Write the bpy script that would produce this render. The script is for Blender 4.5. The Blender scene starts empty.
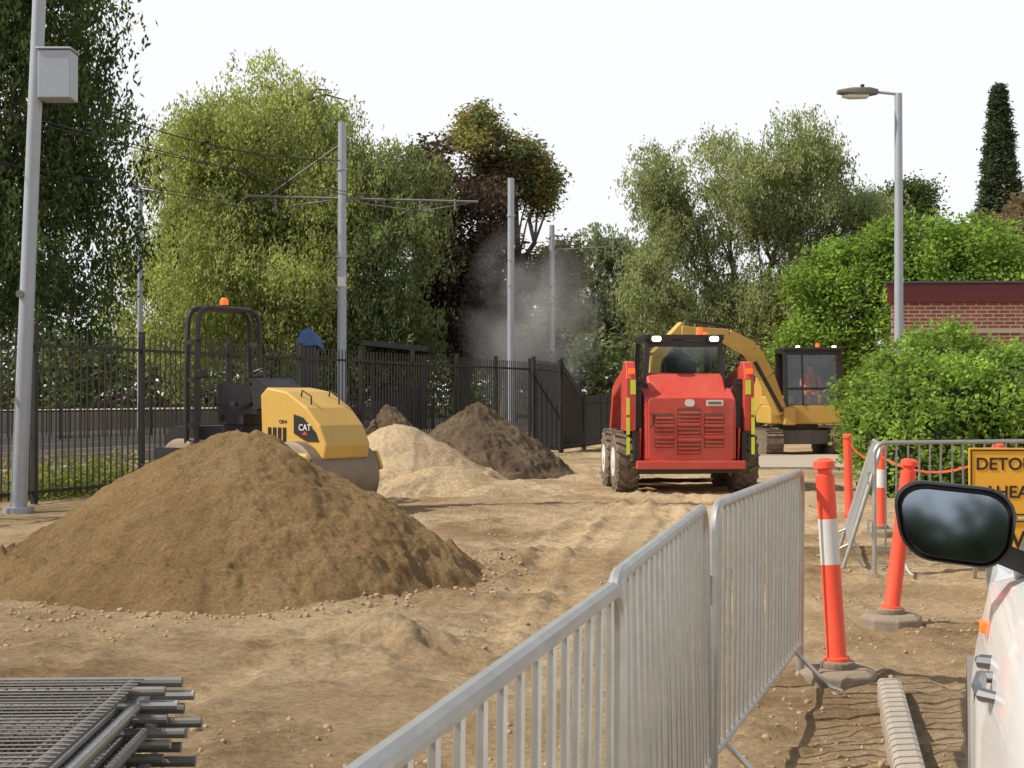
import bpy, math, random
import numpy as np
from mathutils import Vector, Matrix, Euler
random.seed(7); rng=np.random.default_rng(7)
scene=bpy.context.scene
F=1400.0; CH=1.5; HV=395.0
def PX(u,Y): return (u-512)/F*Y
def PZ(v,Y): return CH-(v-HV)/F*Y
# ---------------------------------------------------------------- materials
def newmat(name):
    m=bpy.data.materials.new(name); m.use_nodes=True
    nt=m.node_tree; b=nt.nodes['Principled BSDF']; return m,nt,b
def mat(name,col,rough=0.6,metal=0.0,var=0.15,scale=6.0,dust=0.0,bump=0.0,bscale=40.0,dustcol=(0.38,0.28,0.18),spec=0.5,coat=0.0):
    m,nt,b=newmat(name); N=nt.nodes; L=nt.links
    tc=N.new('ShaderNodeTexCoord'); n=N.new('ShaderNodeTexNoise'); n.inputs['Scale'].default_value=scale; n.inputs['Detail'].default_value=6
    L.new(tc.outputs['Object'],n.inputs['Vector'])
    mx=N.new('ShaderNodeMix'); mx.data_type='RGBA'
    mx.inputs[6].default_value=(*[c*(1-var) for c in col],1); mx.inputs[7].default_value=(*[min(1,c*(1+var)) for c in col],1)
    L.new(n.outputs['Fac'],mx.inputs[0]); out=mx.outputs[2]
    b.inputs['Roughness'].default_value=rough; b.inputs['Metallic'].default_value=metal
    b.inputs['Specular IOR Level'].default_value=spec; b.inputs['Coat Weight'].default_value=coat
    if dust>0:
        n2=N.new('ShaderNodeTexNoise'); n2.inputs['Scale'].default_value=scale*0.7+1.3; n2.inputs['Detail'].default_value=8; n2.inputs['Roughness'].default_value=0.7
        L.new(tc.outputs['Object'],n2.inputs['Vector'])
        r=N.new('ShaderNodeMapRange'); r.inputs[1].default_value=0.38; r.inputs[2].default_value=0.7; r.inputs[3].default_value=dust*0.3; r.inputs[4].default_value=dust
        L.new(n2.outputs['Fac'],r.inputs[0])
        m2=N.new('ShaderNodeMix'); m2.data_type='RGBA'; L.new(r.outputs[0],m2.inputs[0]); L.new(out,m2.inputs[6]); m2.inputs[7].default_value=(*dustcol,1); out=m2.outputs[2]
        r2=N.new('ShaderNodeMapRange'); r2.inputs[3].default_value=rough; r2.inputs[4].default_value=0.9; L.new(r.outputs[0],r2.inputs[0]); L.new(r2.outputs[0],b.inputs['Roughness'])
    L.new(out,b.inputs['Base Color'])
    if bump>0:
        n3=N.new('ShaderNodeTexNoise'); n3.inputs['Scale'].default_value=bscale; n3.inputs['Detail'].default_value=8; n3.inputs['Roughness'].default_value=0.65
        L.new(tc.outputs['Object'],n3.inputs['Vector']); bp=N.new('ShaderNodeBump'); bp.inputs['Strength'].default_value=1.0; bp.inputs['Distance'].default_value=bump
        L.new(n3.outputs['Fac'],bp.inputs['Height']); L.new(bp.outputs[0],b.inputs['Normal'])
    return m
def leafmat(name,transl=0.45):
    m,nt,b=newmat(name); N=nt.nodes; L=nt.links; N.remove(b)
    a=N.new('ShaderNodeAttribute'); a.attribute_name='tint'
    d=N.new('ShaderNodeBsdfDiffuse'); L.new(a.outputs['Color'],d.inputs['Color'])
    t=N.new('ShaderNodeBsdfTranslucent')
    g=N.new('ShaderNodeMix'); g.data_type='RGBA'; g.blend_type='MULTIPLY'; g.inputs[0].default_value=1; L.new(a.outputs['Color'],g.inputs[6]); g.inputs[7].default_value=(1.5,1.5,0.8,1)
    L.new(g.outputs[2],t.inputs['Color'])
    mx=N.new('ShaderNodeMixShader'); mx.inputs[0].default_value=transl
    L.new(d.outputs[0],mx.inputs[1]); L.new(t.outputs[0],mx.inputs[2]); L.new(mx.outputs[0],N['Material Output'].inputs['Surface'])
    return m
def glassmat(name,tint=(0.6,0.65,0.65),fac=0.18):
    m,nt,b=newmat(name); N=nt.nodes; L=nt.links
    t=N.new('ShaderNodeBsdfTransparent'); t.inputs[0].default_value=(*tint,1)
    g=N.new('ShaderNodeBsdfGlossy'); g.inputs['Roughness'].default_value=0.05; g.inputs[0].default_value=(.9,.9,.9,1)
    n=N.new('ShaderNodeTexNoise'); n.inputs['Scale'].default_value=3
    r=N.new('ShaderNodeMapRange'); r.inputs[3].default_value=fac*0.6; r.inputs[4].default_value=fac*1.6; L.new(n.outputs['Fac'],r.inputs[0])
    mx=N.new('ShaderNodeMixShader'); L.new(r.outputs[0],mx.inputs[0])
    L.new(t.outputs[0],mx.inputs[1]); L.new(g.outputs[0],mx.inputs[2]); L.new(mx.outputs[0],N['Material Output'].inputs['Surface'])
    return m
def emis(name,col,s):
    m,nt,b=newmat(name); b.inputs['Base Color'].default_value=(*col,1); b.inputs['Emission Color'].default_value=(*col,1); b.inputs['Emission Strength'].default_value=s; b.inputs['Roughness'].default_value=0.3
    return m
M={}
M['galv']=mat('galvanised',(0.44,0.45,0.44),0.36,0.7,0.25,14,dust=0.3,dustcol=(0.36,0.31,0.25))
M['pole']=mat('pole_steel',(0.36,0.39,0.43),0.5,0.35,0.12,3)
M['poledark']=mat('old_steel',(0.17,0.18,0.18),0.6,0.4,0.25,5,dust=0.2)
M['blackfence']=mat('black_powdercoat',(0.010,0.011,0.012),0.55,0,0.2,4,dust=0.03)
M['black']=mat('black_paint',(0.012,0.012,0.013),0.4,0,0.2,5,dust=0.04)
M['rubber']=mat('rubber',(0.028,0.027,0.026),0.85,0,0.2,7,dust=0.6,bump=0.004)
M['red']=mat('red_paint',(0.56,0.030,0.022),0.35,0,0.1,3,dust=0.28,coat=0.15)
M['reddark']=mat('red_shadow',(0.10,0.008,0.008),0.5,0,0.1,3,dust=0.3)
M['yellow']=mat('yellow_paint',(0.58,0.35,0.05),0.42,0,0.1,3,dust=0.3,coat=0.15)
M['hivis']=mat('hivis_tape',(0.62,0.70,0.05),0.35,0,0.1,9)
M['orange']=mat('fluoro_orange',(0.92,0.075,0.03),0.45,0,0.06,8,dust=0.12)
M['white']=mat('white_plastic',(0.70,0.70,0.68),0.45,0,0.05,5,dust=0.2)
M['base']=mat('bollard_rubber_base',(0.17,0.145,0.115),0.85,0,0.25,9,dust=0.6,bump=0.004)
M['signy']=mat('sign_yellow',(0.78,0.38,0.02),0.4,0,0.05,5,dust=0.08)
M['ink']=mat('sign_black',(0.012,0.012,0.012),0.5,0,0.1,5)
M['carwhite']=mat('car_white_paint',(0.80,0.81,0.83),0.28,0,0.01,2,dust=0.03,coat=0.6)
M['chrome']=mat('satin_chrome',(0.25,0.26,0.28),0.35,0.8,0.05,5)
M['mirror']=mat('mirror_glass',(0.30,0.35,0.41),0.05,1.0,0.02,5)
M['concrete']=mat('concrete',(0.36,0.33,0.28),0.9,0,0.2,4,dust=0.5,bump=0.006,bscale=30)
M['fascia']=mat('fascia_red',(0.13,0.018,0.02),0.5,0,0.15,1)
M['roofdark']=mat('roof_metal',(0.07,0.075,0.08),0.6,0.2,0.2,1)
M['bark']=mat('bark',(0.11,0.085,0.065),0.95,0,0.4,3,bump=0.03,bscale=10)
M['glass']=glassmat('cab_glass',(0.7,0.75,0.75),0.06); M['carglass']=glassmat('car_glass',(0.12,0.14,0.14),0.25)
M['grey']=mat('grey_plastic',(0.12,0.12,0.12),0.6,0,0.15,5,dust=0.25)
M['steelblade']=mat('worn_steel',(0.20,0.17,0.14),0.5,0.6,0.3,4,dust=0.6)
M['railsteel']=mat('rail_steel',(0.40,0.37,0.34),0.4,0.6,0.2,4,dust=0.2)
M['lampon']=emis('work_light',(1.0,0.85,0.55),6.0)
M['amber']=emis('amber_lens',(1.0,0.16,0.02),0.5)
M['skin']=mat('skin',(0.42,0.24,0.17),0.55); M['vest']=mat('vest_orange',(0.8,0.14,0.02),0.7,var=0.1); M['navy']=mat('navy_cloth',(0.03,0.04,0.09),0.85)
M['blue']=mat('blue_sheet',(0.03,0.07,0.20),0.6)
M['leaf']=leafmat('foliage_leaf'); M['leafdark']=leafmat('foliage_dense',0.3)
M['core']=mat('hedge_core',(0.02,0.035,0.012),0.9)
def brickmat():
    m,nt,b=newmat('red_brick'); N=nt.nodes; L=nt.links
    tc=N.new('ShaderNodeTexCoord'); sp=N.new('ShaderNodeSeparateXYZ'); L.new(tc.outputs['Object'],sp.inputs[0])
    ad=N.new('ShaderNodeMath'); L.new(sp.outputs[0],ad.inputs[0]); L.new(sp.outputs[1],ad.inputs[1])
    cb=N.new('ShaderNodeCombineXYZ'); L.new(ad.outputs[0],cb.inputs[0]); L.new(sp.outputs[2],cb.inputs[1])
    br=N.new('ShaderNodeTexBrick'); br.inputs['Scale'].default_value=1; br.inputs['Brick Width'].default_value=0.24; br.inputs['Row Height'].default_value=0.086; br.inputs['Mortar Size'].default_value=0.012
    br.inputs['Color1'].default_value=(0.38,0.125,0.075,1); br.inputs['Color2'].default_value=(0.25,0.08,0.055,1); br.inputs['Mortar'].default_value=(0.52,0.44,0.35,1)
    L.new(cb.outputs[0],br.inputs['Vector'])
    n=N.new('ShaderNodeTexNoise'); n.inputs['Scale'].default_value=5; L.new(tc.outputs['Object'],n.inputs['Vector'])
    r=N.new('ShaderNodeMapRange'); r.inputs[3].default_value=0.7; r.inputs[4].default_value=1.3; L.new(n.outputs['Fac'],r.inputs[0])
    mx=N.new('ShaderNodeMix'); mx.data_type='RGBA'; mx.blend_type='MULTIPLY'; mx.inputs[0].default_value=1; L.new(br.outputs['Color'],mx.inputs[6]); L.new(r.outputs[0],mx.inputs[7])
    L.new(mx.outputs[2],b.inputs['Base Color']); b.inputs['Roughness'].default_value=0.9
    return m
M['brick']=brickmat()
def dirtmat(name,c_dark,c_mid,c_light,attr=None,bump=0.02,scale=1.0,fine=22,sun=1):
    m,nt,b=newmat(name); N=nt.nodes; L=nt.links
    tc=N.new('ShaderNodeTexCoord')
    n=N.new('ShaderNodeTexNoise'); n.inputs['Scale'].default_value=0.55*scale; n.inputs['Detail'].default_value=10; n.inputs['Roughness'].default_value=0.68
    L.new(tc.outputs['Object'],n.inputs['Vector'])
    cr=N.new('ShaderNodeValToRGB'); e=cr.color_ramp.elements; e[0].position=0.36; e[0].color=(*c_dark,1); e[1].position=0.66; e[1].color=(*c_light,1); k=e.new(0.5); k.color=(*c_mid,1)
    L.new(n.outputs['Fac'],cr.inputs[0])
    n2=N.new('ShaderNodeTexNoise'); n2.inputs['Scale'].default_value=fine; n2.inputs['Detail'].default_value=6; n2.inputs['Roughness'].default_value=0.8; L.new(tc.outputs['Object'],n2.inputs['Vector'])
    r=N.new('ShaderNodeMapRange'); r.inputs[1].default_value=0.32; r.inputs[2].default_value=0.68; r.inputs[3].default_value=0.60; r.inputs[4].default_value=1.30; L.new(n2.outputs['Fac'],r.inputs[0])
    mx=N.new('ShaderNodeMix'); mx.data_type='RGBA'; mx.blend_type='MULTIPLY'; mx.inputs[0].default_value=1; L.new(cr.outputs[0],mx.inputs[6]); L.new(r.outputs[0],mx.inputs[7]); out=mx.outputs[2]
    if attr:
        a=N.new('ShaderNodeAttribute'); a.attribute_name=attr
        mz=N.new('ShaderNodeMix'); mz.data_type='RGBA'; mz.blend_type='MULTIPLY'; mz.inputs[0].default_value=1; L.new(out,mz.inputs[6]); L.new(a.outputs['Color'],mz.inputs[7]); out=mz.outputs[2]
    L.new(out,b.inputs['Base Color']); b.inputs['Roughness'].default_value=0.95; b.inputs['Specular IOR Level'].default_value=0.1
    n3=N.new('ShaderNodeTexNoise'); n3.inputs['Scale'].default_value=16; n3.inputs['Detail'].default_value=10; n3.inputs['Roughness'].default_value=0.8; L.new(tc.outputs['Object'],n3.inputs['Vector'])
    bp=N.new('ShaderNodeBump'); bp.inputs['Strength'].default_value=1; bp.inputs['Distance'].default_value=bump; L.new(n3.outputs['Fac'],bp.inputs['Height']); L.new(bp.outputs[0],b.inputs['Normal'])
    return m
M['ground']=dirtmat('dirt_ground',(0.31,0.215,0.118),(0.44,0.325,0.195),(0.53,0.41,0.265),attr='tint',bump=0.045)
M['pile']=dirtmat('soil_pile',(0.25,0.158,0.070),(0.33,0.22,0.105),(0.40,0.275,0.14),bump=0.07,scale=1.5,fine=40)
M['sand']=dirtmat('sand_pile',(0.38,0.28,0.165),(0.46,0.35,0.22),(0.52,0.41,0.27),bump=0.03,scale=1.5)
M['darksoil']=dirtmat('dark_soil',(0.12,0.085,0.055),(0.19,0.14,0.092),(0.30,0.23,0.15),bump=0.10,scale=2)
M['ballast']=dirtmat('ballast',(0.07,0.06,0.05),(0.13,0.11,0.09),(0.20,0.17,0.145),bump=0.10,scale=3)
M['clod']=mat('dirt_clods',(0.35,0.25,0.145),0.95,0,0.35,3)
# ---------------------------------------------------------------- mesh builder
class MB:
    def __init__(s): s.v=[]; s.f=[]; s.m=[]
    def add(s,vs,fs,mi=0):
        o=len(s.v); s.v+= [tuple(v) for v in vs]; s.f+=[tuple(i+o for i in f) for f in fs]; s.m+=[mi]*len(fs)
    def box(s,c,d,rot=None,mi=0):
        hx,hy,hz=d[0]/2,d[1]/2,d[2]/2
        vs=[Vector((x,y,z)) for x in(-hx,hx) for y in(-hy,hy) for z in(-hz,hz)]
        if rot is not None:
            R=rot if isinstance(rot,Matrix) else Euler(rot).to_matrix()
            vs=[R@v for v in vs]
        c=Vector(c); s.add([v+c for v in vs],[(0,1,3,2),(4,6,7,5),(0,4,5,1),(2,3,7,6),(0,2,6,4),(1,5,7,3)],mi)
    def beam(s,p0,p1,w,h,mi=0,up=(0,0,1)):
        p0=Vector(p0);p1=Vector(p1); d=(p1-p0); L=d.length; d.normalize(); u=Vector(up)
        if abs(d.dot(u))>0.99: u=Vector((0,1,0))
        x=d.cross(u).normalized(); z=x.cross(d)
        s.box((p0+p1)/2,(w,L,h),Matrix((x,d,z)).transposed(),mi)
    def tube(s,pts,r,n=8,mi=0,caps=True):
        pts=[Vector(p) for p in pts]; k=len(pts)
        rs=r if isinstance(r,(list,tuple)) else [r]*k
        t=(pts[1]-pts[0]).normalized(); ref=Vector((0,0,1)) if abs(t.z)<0.9 else Vector((1,0,0)); a=t.cross(ref).normalized()
        vs=[]
        for i,p in enumerate(pts):
            if i==0: t=(pts[1]-pts[0])
            elif i==k-1: t=(pts[-1]-pts[-2])
            else: t=(pts[i]-pts[i-1]).normalized()+(pts[i+1]-pts[i]).normalized()
            t.normalize(); a=(a-t*a.dot(t)).normalized(); b=t.cross(a)
            for j in range(n):
                an=2*math.pi*j/n; vs.append(p+(a*math.cos(an)+b*math.sin(an))*rs[i])
        fs=[]
        for i in range(k-1):
            for j in range(n): fs.append((i*n+j,i*n+(j+1)%n,(i+1)*n+(j+1)%n,(i+1)*n+j))
        if caps: fs.append(tuple(range(n))[::-1]); fs.append(tuple((k-1)*n+j for j in range(n)))
        s.add(vs,fs,mi)
    def cyl(s,p0,p1,r0,r1=None,n=16,mi=0): s.tube([p0,p1],[r0,r0 if r1 is None else r1],n,mi)
    def prism(s,poly,x0,x1,axis='x',mi=0):
        n=len(poly)
        def P(a,b,x): return (x,a,b) if axis=='x' else ((a,x,b) if axis=='y' else (a,b,x))
        vs=[P(a,b,x0) for a,b in poly]+[P(a,b,x1) for a,b in poly]
        fs=[tuple(range(n))[::-1],tuple(range(n,2*n))]+[(i,(i+1)%n,n+(i+1)%n,n+i) for i in range(n)]
        s.add(vs,fs,mi)
    def loft(s,secs,mi=0,closed=True,caps=True):
        n=len(secs[0]); vs=[p for sc in secs for p in sc]; fs=[]
        for i in range(len(secs)-1):
            for j in range(n if closed else n-1): fs.append((i*n+j,i*n+(j+1)%n,(i+1)*n+(j+1)%n,(i+1)*n+j))
        if caps: fs.append(tuple(range(n))[::-1]); fs.append(tuple((len(secs)-1)*n+j for j in range(n)))
        s.add(vs,fs,mi)
    def obj(s,name,mats,parent=None,bevel=0.0,smooth=False,ang=35):
        me=bpy.data.meshes.new(name); me.from_pydata(s.v,[],s.f)
        if not isinstance(mats,(list,tuple)): mats=[mats]
        for m in mats: me.materials.append(m)
        me.polygons.foreach_set('material_index',s.m); me.update()
        import bmesh
        bm=bmesh.new(); bm.from_mesh(me); bmesh.ops.recalc_face_normals(bm,faces=bm.faces); bm.to_mesh(me); bm.free()
        if smooth:
            me.polygons.foreach_set('use_smooth',[True]*len(me.polygons)); me.set_sharp_from_angle(angle=math.radians(ang))
        o=bpy.data.objects.new(name,me); scene.collection.objects.link(o)
        if bevel>0:
            bv=o.modifiers.new('bevel','BEVEL'); bv.width=bevel; bv.segments=2; bv.limit_method='ANGLE'; bv.angle_limit=math.radians(30)
        if parent: o.parent=parent
        return o
def empty(name,loc=(0,0,0),rz=0,scale=1):
    e=bpy.data.objects.new(name,None); e.location=loc; e.rotation_euler=(0,0,rz); e.scale=(scale,)*3; scene.collection.objects.link(e); return e
def rrect(w,h,r,n=4,cx=0,cy=0):
    out=[]
    for sx,sy,a0 in((1,1,0),(-1,1,90),(-1,-1,180),(1,-1,270)):
        for i in range(n+1):
            a=math.radians(a0+90*i/n); out.append((cx+sx*(w/2-r)+r*math.cos(a),cy+sy*(h/2-r)+r*math.sin(a)))
    return out
def text(name,body,size,loc,rot,m,parent,ext=0.002,sx=1.0):
    c=bpy.data.curves.new(name,'FONT'); c.body=body; c.size=size; c.extrude=ext; c.align_x='CENTER'; c.align_y='CENTER'; c.offset=size*0.012
    o=bpy.data.objects.new(name,c); o.location=loc; o.rotation_euler=rot; o.scale=(sx,1,1); c.materials.append(m); scene.collection.objects.link(o); o.parent=parent; return o
# ---------------------------------------------------------------- noise
def _h(ix,iy,iz,seed):
    h=(ix.astype(np.int64)*374761393+iy.astype(np.int64)*668265263+iz.astype(np.int64)*2147483647+seed*974634777)&0xffffffff
    h=((h^(h>>13))*1274126177)&0xffffffff; h=h^(h>>16); return (h&0xffff)/65535.0
def vn(x,y,z,seed=0):
    x,y,z=np.broadcast_arrays(x,y,z); ix=np.floor(x);iy=np.floor(y);iz=np.floor(z); fx=x-ix;fy=y-iy;fz=z-iz
    fx=fx*fx*(3-2*fx);fy=fy*fy*(3-2*fy);fz=fz*fz*(3-2*fz)
    def g(a,b,c): return _h(ix+a,iy+b,iz+c,seed)
    return ((g(0,0,0)*(1-fx)+g(1,0,0)*fx)*(1-fy)+(g(0,1,0)*(1-fx)+g(1,1,0)*fx)*fy)*(1-fz)+((g(0,0,1)*(1-fx)+g(1,0,1)*fx)*(1-fy)+(g(0,1,1)*(1-fx)+g(1,1,1)*fx)*fy)*fz
def fbm(x,y,z=0.0,o=4,seed=0):
    r=0;a=0.5;t=0
    for i in range(o): r=r+a*(vn(x*2**i,y*2**i,np.asarray(z)*2**i+0.0*x,seed+i)-0.5); t+=a; a*=0.55
    return r/t*2
def npmesh(name,co,faces,mats,parent=None,tint=None,smooth=False):
    me=bpy.data.meshes.new(name); n=len(co); nf=len(faces); k=faces.shape[1]
    me.vertices.add(n); me.vertices.foreach_set('co',co.astype(np.float32).ravel())
    me.loops.add(nf*k); me.loops.foreach_set('vertex_index',faces.astype(np.int32).ravel())
    me.polygons.add(nf); me.polygons.foreach_set('loop_start',np.arange(0,nf*k,k,dtype=np.int32)); me.polygons.foreach_set('loop_total',np.full(nf,k,dtype=np.int32))
    if smooth: me.polygons.foreach_set('use_smooth',np.ones(nf,dtype=bool))
    me.update(calc_edges=True)
    if tint is not None:
        a=me.attributes.new('tint','FLOAT_COLOR','POINT'); c=np.ones((n,4),dtype=np.float32); c[:,:3]=tint; a.data.foreach_set('color',c.ravel())
    me.materials.append(mats); me.validate()
    o=bpy.data.objects.new(name,me); scene.collection.objects.link(o)
    if parent: o.parent=parent
    return o
# ---------------------------------------------------------------- ground
FX0,FY0,FX1,FY1=-6.2,20.0,0.47,37.0
fs_=(FX1-FX0)/(FY1-FY0)
def fence_x(y): return FX0+fs_*(y-FY0)
def rawz(x,y):
    rough=np.clip(fbm(x*0.5,y*0.5,0,3,61)*2.4+0.3,0,1)
    z=0.045*fbm(x*0.35,y*0.35,0,3,1)+0.028*fbm(x*1.6,y*1.6,0,4,5)+0.014*fbm(x*7,y*7,0,4,9)+0.055*rough*np.maximum(fbm(x*5,y*7,0,4,19),-0.1)
    fade=np.clip((70-y)/30,0,1)*np.clip((y+3)/3,0,1); z=z*fade
    z=z+0.10*np.exp(-(((x+0.7)/0.6)**2+((y-8.2)/0.5)**2))*(1+1.6*fbm(x*5,y*5,0,4,3))+0.07*np.exp(-(((x-0.2)/1.2)**2+((y-12.5)/0.35)**2))*(1+1.8*fbm(x*4,y*4,0,4,4))
    z=z+0.06*np.exp(-(((x+0.3)/0.9)**2+((y-10.1)/0.3)**2))*(1+1.8*fbm(x*4,y*4,0,4,24))
    z=z+0.14*np.exp(-(((x+1.5)/2.2)**2+((y-21)/1.0)**2))*(1+fbm(x*2,y*2,0,3,14))
    return z
tracks=[(-0.45,0.150,0,.15),(-0.1,0.155,0,.15),(1.05,0.11,1,.17),(0.45,0.135,2,.13),(-1.5,0.24,1,.14),(1.6,0.05,3,.16),(0.75,0.12,0.5,.10),(2.2,0.0,2.5,.12),(-2.6,0.05,.3,.16)]
def trk(x,y):
    dz=0*x; m=0*x
    for x0,s,k,tw in tracks:
        xc=x0+s*(y-7)+0.15*np.sin(y*0.3+k*2); d=x-xc; w=np.exp(-(d/tw)**4)*(0.3+0.7*np.clip(fbm(x*0.5,y*0.3,k,2,31)*3+0.6,0,1))
        inz=np.clip((y-5.4)/1.5,0,1)*np.clip((24-y)/5,0,1); w=w*inz
        dz=dz-0.014*w+0.010*w*np.clip(2.0*np.sin((y+np.abs(d)*0.9)*2*math.pi/0.22),-1,1)+0.014*np.exp(-((np.abs(d)-tw*1.35)/0.05)**2)*inz*(0.4+1.0*vn(x*4,y*4,0,3))
        m=np.maximum(m,w)
    return dz,m
def gz(x,y):
    x=np.asarray(x,float); y=np.asarray(y,float); dz,_=trk(x,y)
    return rawz(x,y)+dz
def axis(lo,hi,st,far,g=1.18):
    a=list(np.arange(lo,hi,st)); s=st; p=a[-1]
    while p<far: s*=g; p+=s; a.append(p)
    s=st; p=a[0]; b=[]
    while p>-far: s*=g; p-=s; b.append(p)
    return np.array(b[::-1]+a)
xs=axis(-5,5,0.033,900,1.16); ys=axis(4,18,0.036,900,1.06)
Xg,Yg=np.meshgrid(xs,ys); xf=Xg.ravel(); yf=Yg.ravel(); zf=gz(xf,yf)
_,tm=trk(xf,yf)
nx=len(xs); ny=len(ys); I=np.arange(nx*ny).reshape(ny,nx)
fc=np.stack([I[:-1,:-1],I[:-1,1:],I[1:,1:],I[1:,:-1]],-1).reshape(-1,4)
tn=np.ones((len(xf),3)); 
pale=np.exp(-(((xf-0.8-0.1*(yf-8))/1.8)**2))*0.15+0.2*np.clip((xf-2)/1,0,1)
tn*= (1+pale-0.04)[:,None]; tn*=(1+0.16*tm)[:,None]
moist=np.clip(fbm(xf*0.3,yf*0.6,0,4,44)*2.2,0,1)*np.clip((yf-5)/2,0,1); tn*=(1-0.36*moist[:,None]*np.array([0.85,1.0,1.15]))
crumb=np.clip(fbm(xf*5,yf*7,0,4,19)*2,0,1)*np.clip(fbm(xf*0.5,yf*0.5,0,3,61)*2.4+0.4,0,1); tn*=(1-0.28*crumb)[:,None]
out=np.clip((fence_x(yf)-xf)/1.5,0,1)+np.clip((yf-60)/20,0,1); out=np.clip(out,0,1)[:,None]
tn=tn*(1-out)+out*np.array([0.42,0.43,0.42])
npmesh('ground',np.stack([xf,yf,zf],-1),fc,M['ground'],tint=tn,smooth=True)
# ---------------------------------------------------------------- piles
def pile(name,cx,cy,h,rl,rr,ry,m,seed,n=190,rough=0.05,fine=.022):
    g=np.linspace(-1.25,1.25,n); A,B=np.meshgrid(g,g); A=A.ravel();B=B.ravel()
    x=cx+np.where(A<0,A*rl,A*rr); y=cy+B*ry
    r=np.sqrt(A*A+B*B)*(1+0.16*fbm(A*1.3,B*1.3,0,3,seed)+0.06*fbm(A*4,B*4,0,3,seed+3))
    top=0.10; prof=np.clip(1-r,0,None); prof=np.where(r<top*2,1-top-(r/(top*2))**2*top,prof)
    prof=np.where(r>0.82,np.clip(1.02-r,0,None)**1.35*1.9,prof*1.0)
    edge=np.clip((1.08-r)*5,0,1)
    z=h*prof/0.9+rough*h*fbm(A*5,B*5,0,4,seed+7)*edge+fine*fbm(A*24,B*24,0,4,seed+9)*edge
    z=z+rawz(x,y)*0.8-0.05*(1-edge)-0.3*np.clip(r-1.12,0,1)+0.004
    I=np.arange(n*n).reshape(n,n); f=np.stack([I[:-1,:-1],I[:-1,1:],I[1:,1:],I[1:,:-1]],-1).reshape(-1,4)
    return npmesh(name,np.stack([x,y,z],-1),f,m,smooth=True)
pile('dirt_pile',-2.2,11.6,1.17,2.5,2.05,2.0,M['pile'],3,n=400,rough=0.06,fine=.035)
pile('sand_pile',-1.95,23.4,1.0,1.5,2.1,1.8,M['sand'],12,n=140)
pile('soil_mound',-0.70,26.5,1.34,1.7,2.0,1.8,M['darksoil'],23,n=170,rough=0.11,fine=.08)
pile('soil_mound',-2.4,27.0,1.22,1.0,1.3,1.4,M['darksoil'],27,n=120,rough=0.10,fine=.06)
pile('soil_mound',-1.1,20.6,0.32,1.3,2.1,0.8,M['sand'],33,n=120,rough=0.3)
def clods(name,n,sampler,m,smin,smax,seed):
    r=np.random.default_rng(seed); t=(1+5**.5)/2
    iv=np.array([(-1,t,0),(1,t,0),(-1,-t,0),(1,-t,0),(0,-1,t),(0,1,t),(0,-1,-t),(0,1,-t),(t,0,-1),(t,0,1),(-t,0,-1),(-t,0,1)])/1.9
    fi=np.array([(0,11,5),(0,5,1),(0,1,7),(0,7,10),(0,10,11),(1,5,9),(5,11,4),(11,10,2),(10,7,6),(7,1,8),(3,9,4),(3,4,2),(3,2,6),(3,6,8),(3,8,9),(4,9,5),(2,4,11),(6,2,10),(8,6,7),(9,8,1)])
    p=sampler(r,n); s=smin+(smax-smin)*r.random(n)**5
    v=iv[None]*s[:,None,None]*(0.65+0.6*r.random((n,12,1)))*(0.6+0.7*r.random((n,1,3)))
    v=v+p[:,None,:]; f=(fi[None]+12*np.arange(n)[:,None,None]).reshape(-1,3)
    npmesh(name,v.reshape(-1,3),f,m)
def s1(r,n):
    n0=n*4; y=5+22*r.random(n0)**1.3; x=-6+12*r.random(n0); k=fbm(x*0.8,y*0.8,0,3,77); o=np.argsort(-(k+0.5*r.random(n0)))[:n]; x=x[o];y=y[o]
    return np.stack([x,y,gz(x,y)],-1)
clods('gravel',13000,s1,M['clod'],0.003,0.020,5)
def s2(r,n):
    a=r.random(n)*2*math.pi; q=0.88+0.3*r.random(n)**1.7; ca=np.cos(a)
    x=-2.2+np.where(ca<0,2.5,2.05)*ca*q; y=11.6+2.0*np.sin(a)*q; return np.stack([x,y,gz(x,y)+0.005],-1)
clods('soil_clods',2500,s2,M['clod'],0.004,0.026,6)
# ---------------------------------------------------------------- foliage / trees
def leaves(name,centers,ccol,per,ll,lw,cr,droop,parent,seed,m,strands=5):
    r=np.random.default_rng(seed); n=len(centers)*per; ci=np.repeat(np.arange(len(centers)),per)
    c=centers[ci]
    if droop>0:
        so=r.normal(0,1,(len(centers),strands,3))*cr; so[:,:,2]*=0.5; sid=r.integers(0,strands,n)
        dl=(0.4+0.8*r.random((len(centers),strands)))*droop; t=r.random(n)
        off=so[ci,sid]+r.normal(0,1,(n,3))*0.08; off[:,2]-=t*dl[ci,sid]
        a=r.normal(0,0.55,(n,3)); a[:,2]-=1
    else:
        off=r.normal(0,1,(n,3))*cr*np.array([1,1,0.7]); a=r.normal(0,1,(n,3)); a[:,2]=a[:,2]*0.6-0.2
    a/=np.linalg.norm(a,axis=1)[:,None]; b=np.cross(a,r.normal(0,1,(n,3))); b/=np.linalg.norm(b,axis=1)[:,None]
    p=c+off; l=(ll*(0.6+0.8*r.random(n)))[:,None]/2; w=(lw*(0.6+0.8*r.random(n)))[:,None]/2
    v=np.stack([p-a*l,p+b*w,p+a*l,p-b*w],1).reshape(-1,3); f=np.arange(n*4).reshape(n,4)
    col=ccol[ci]*(0.75+0.5*r.random((n,1))); col=np.repeat(col,4,axis=0)
    return npmesh(name,v,f,m,parent,tint=col)
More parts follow.
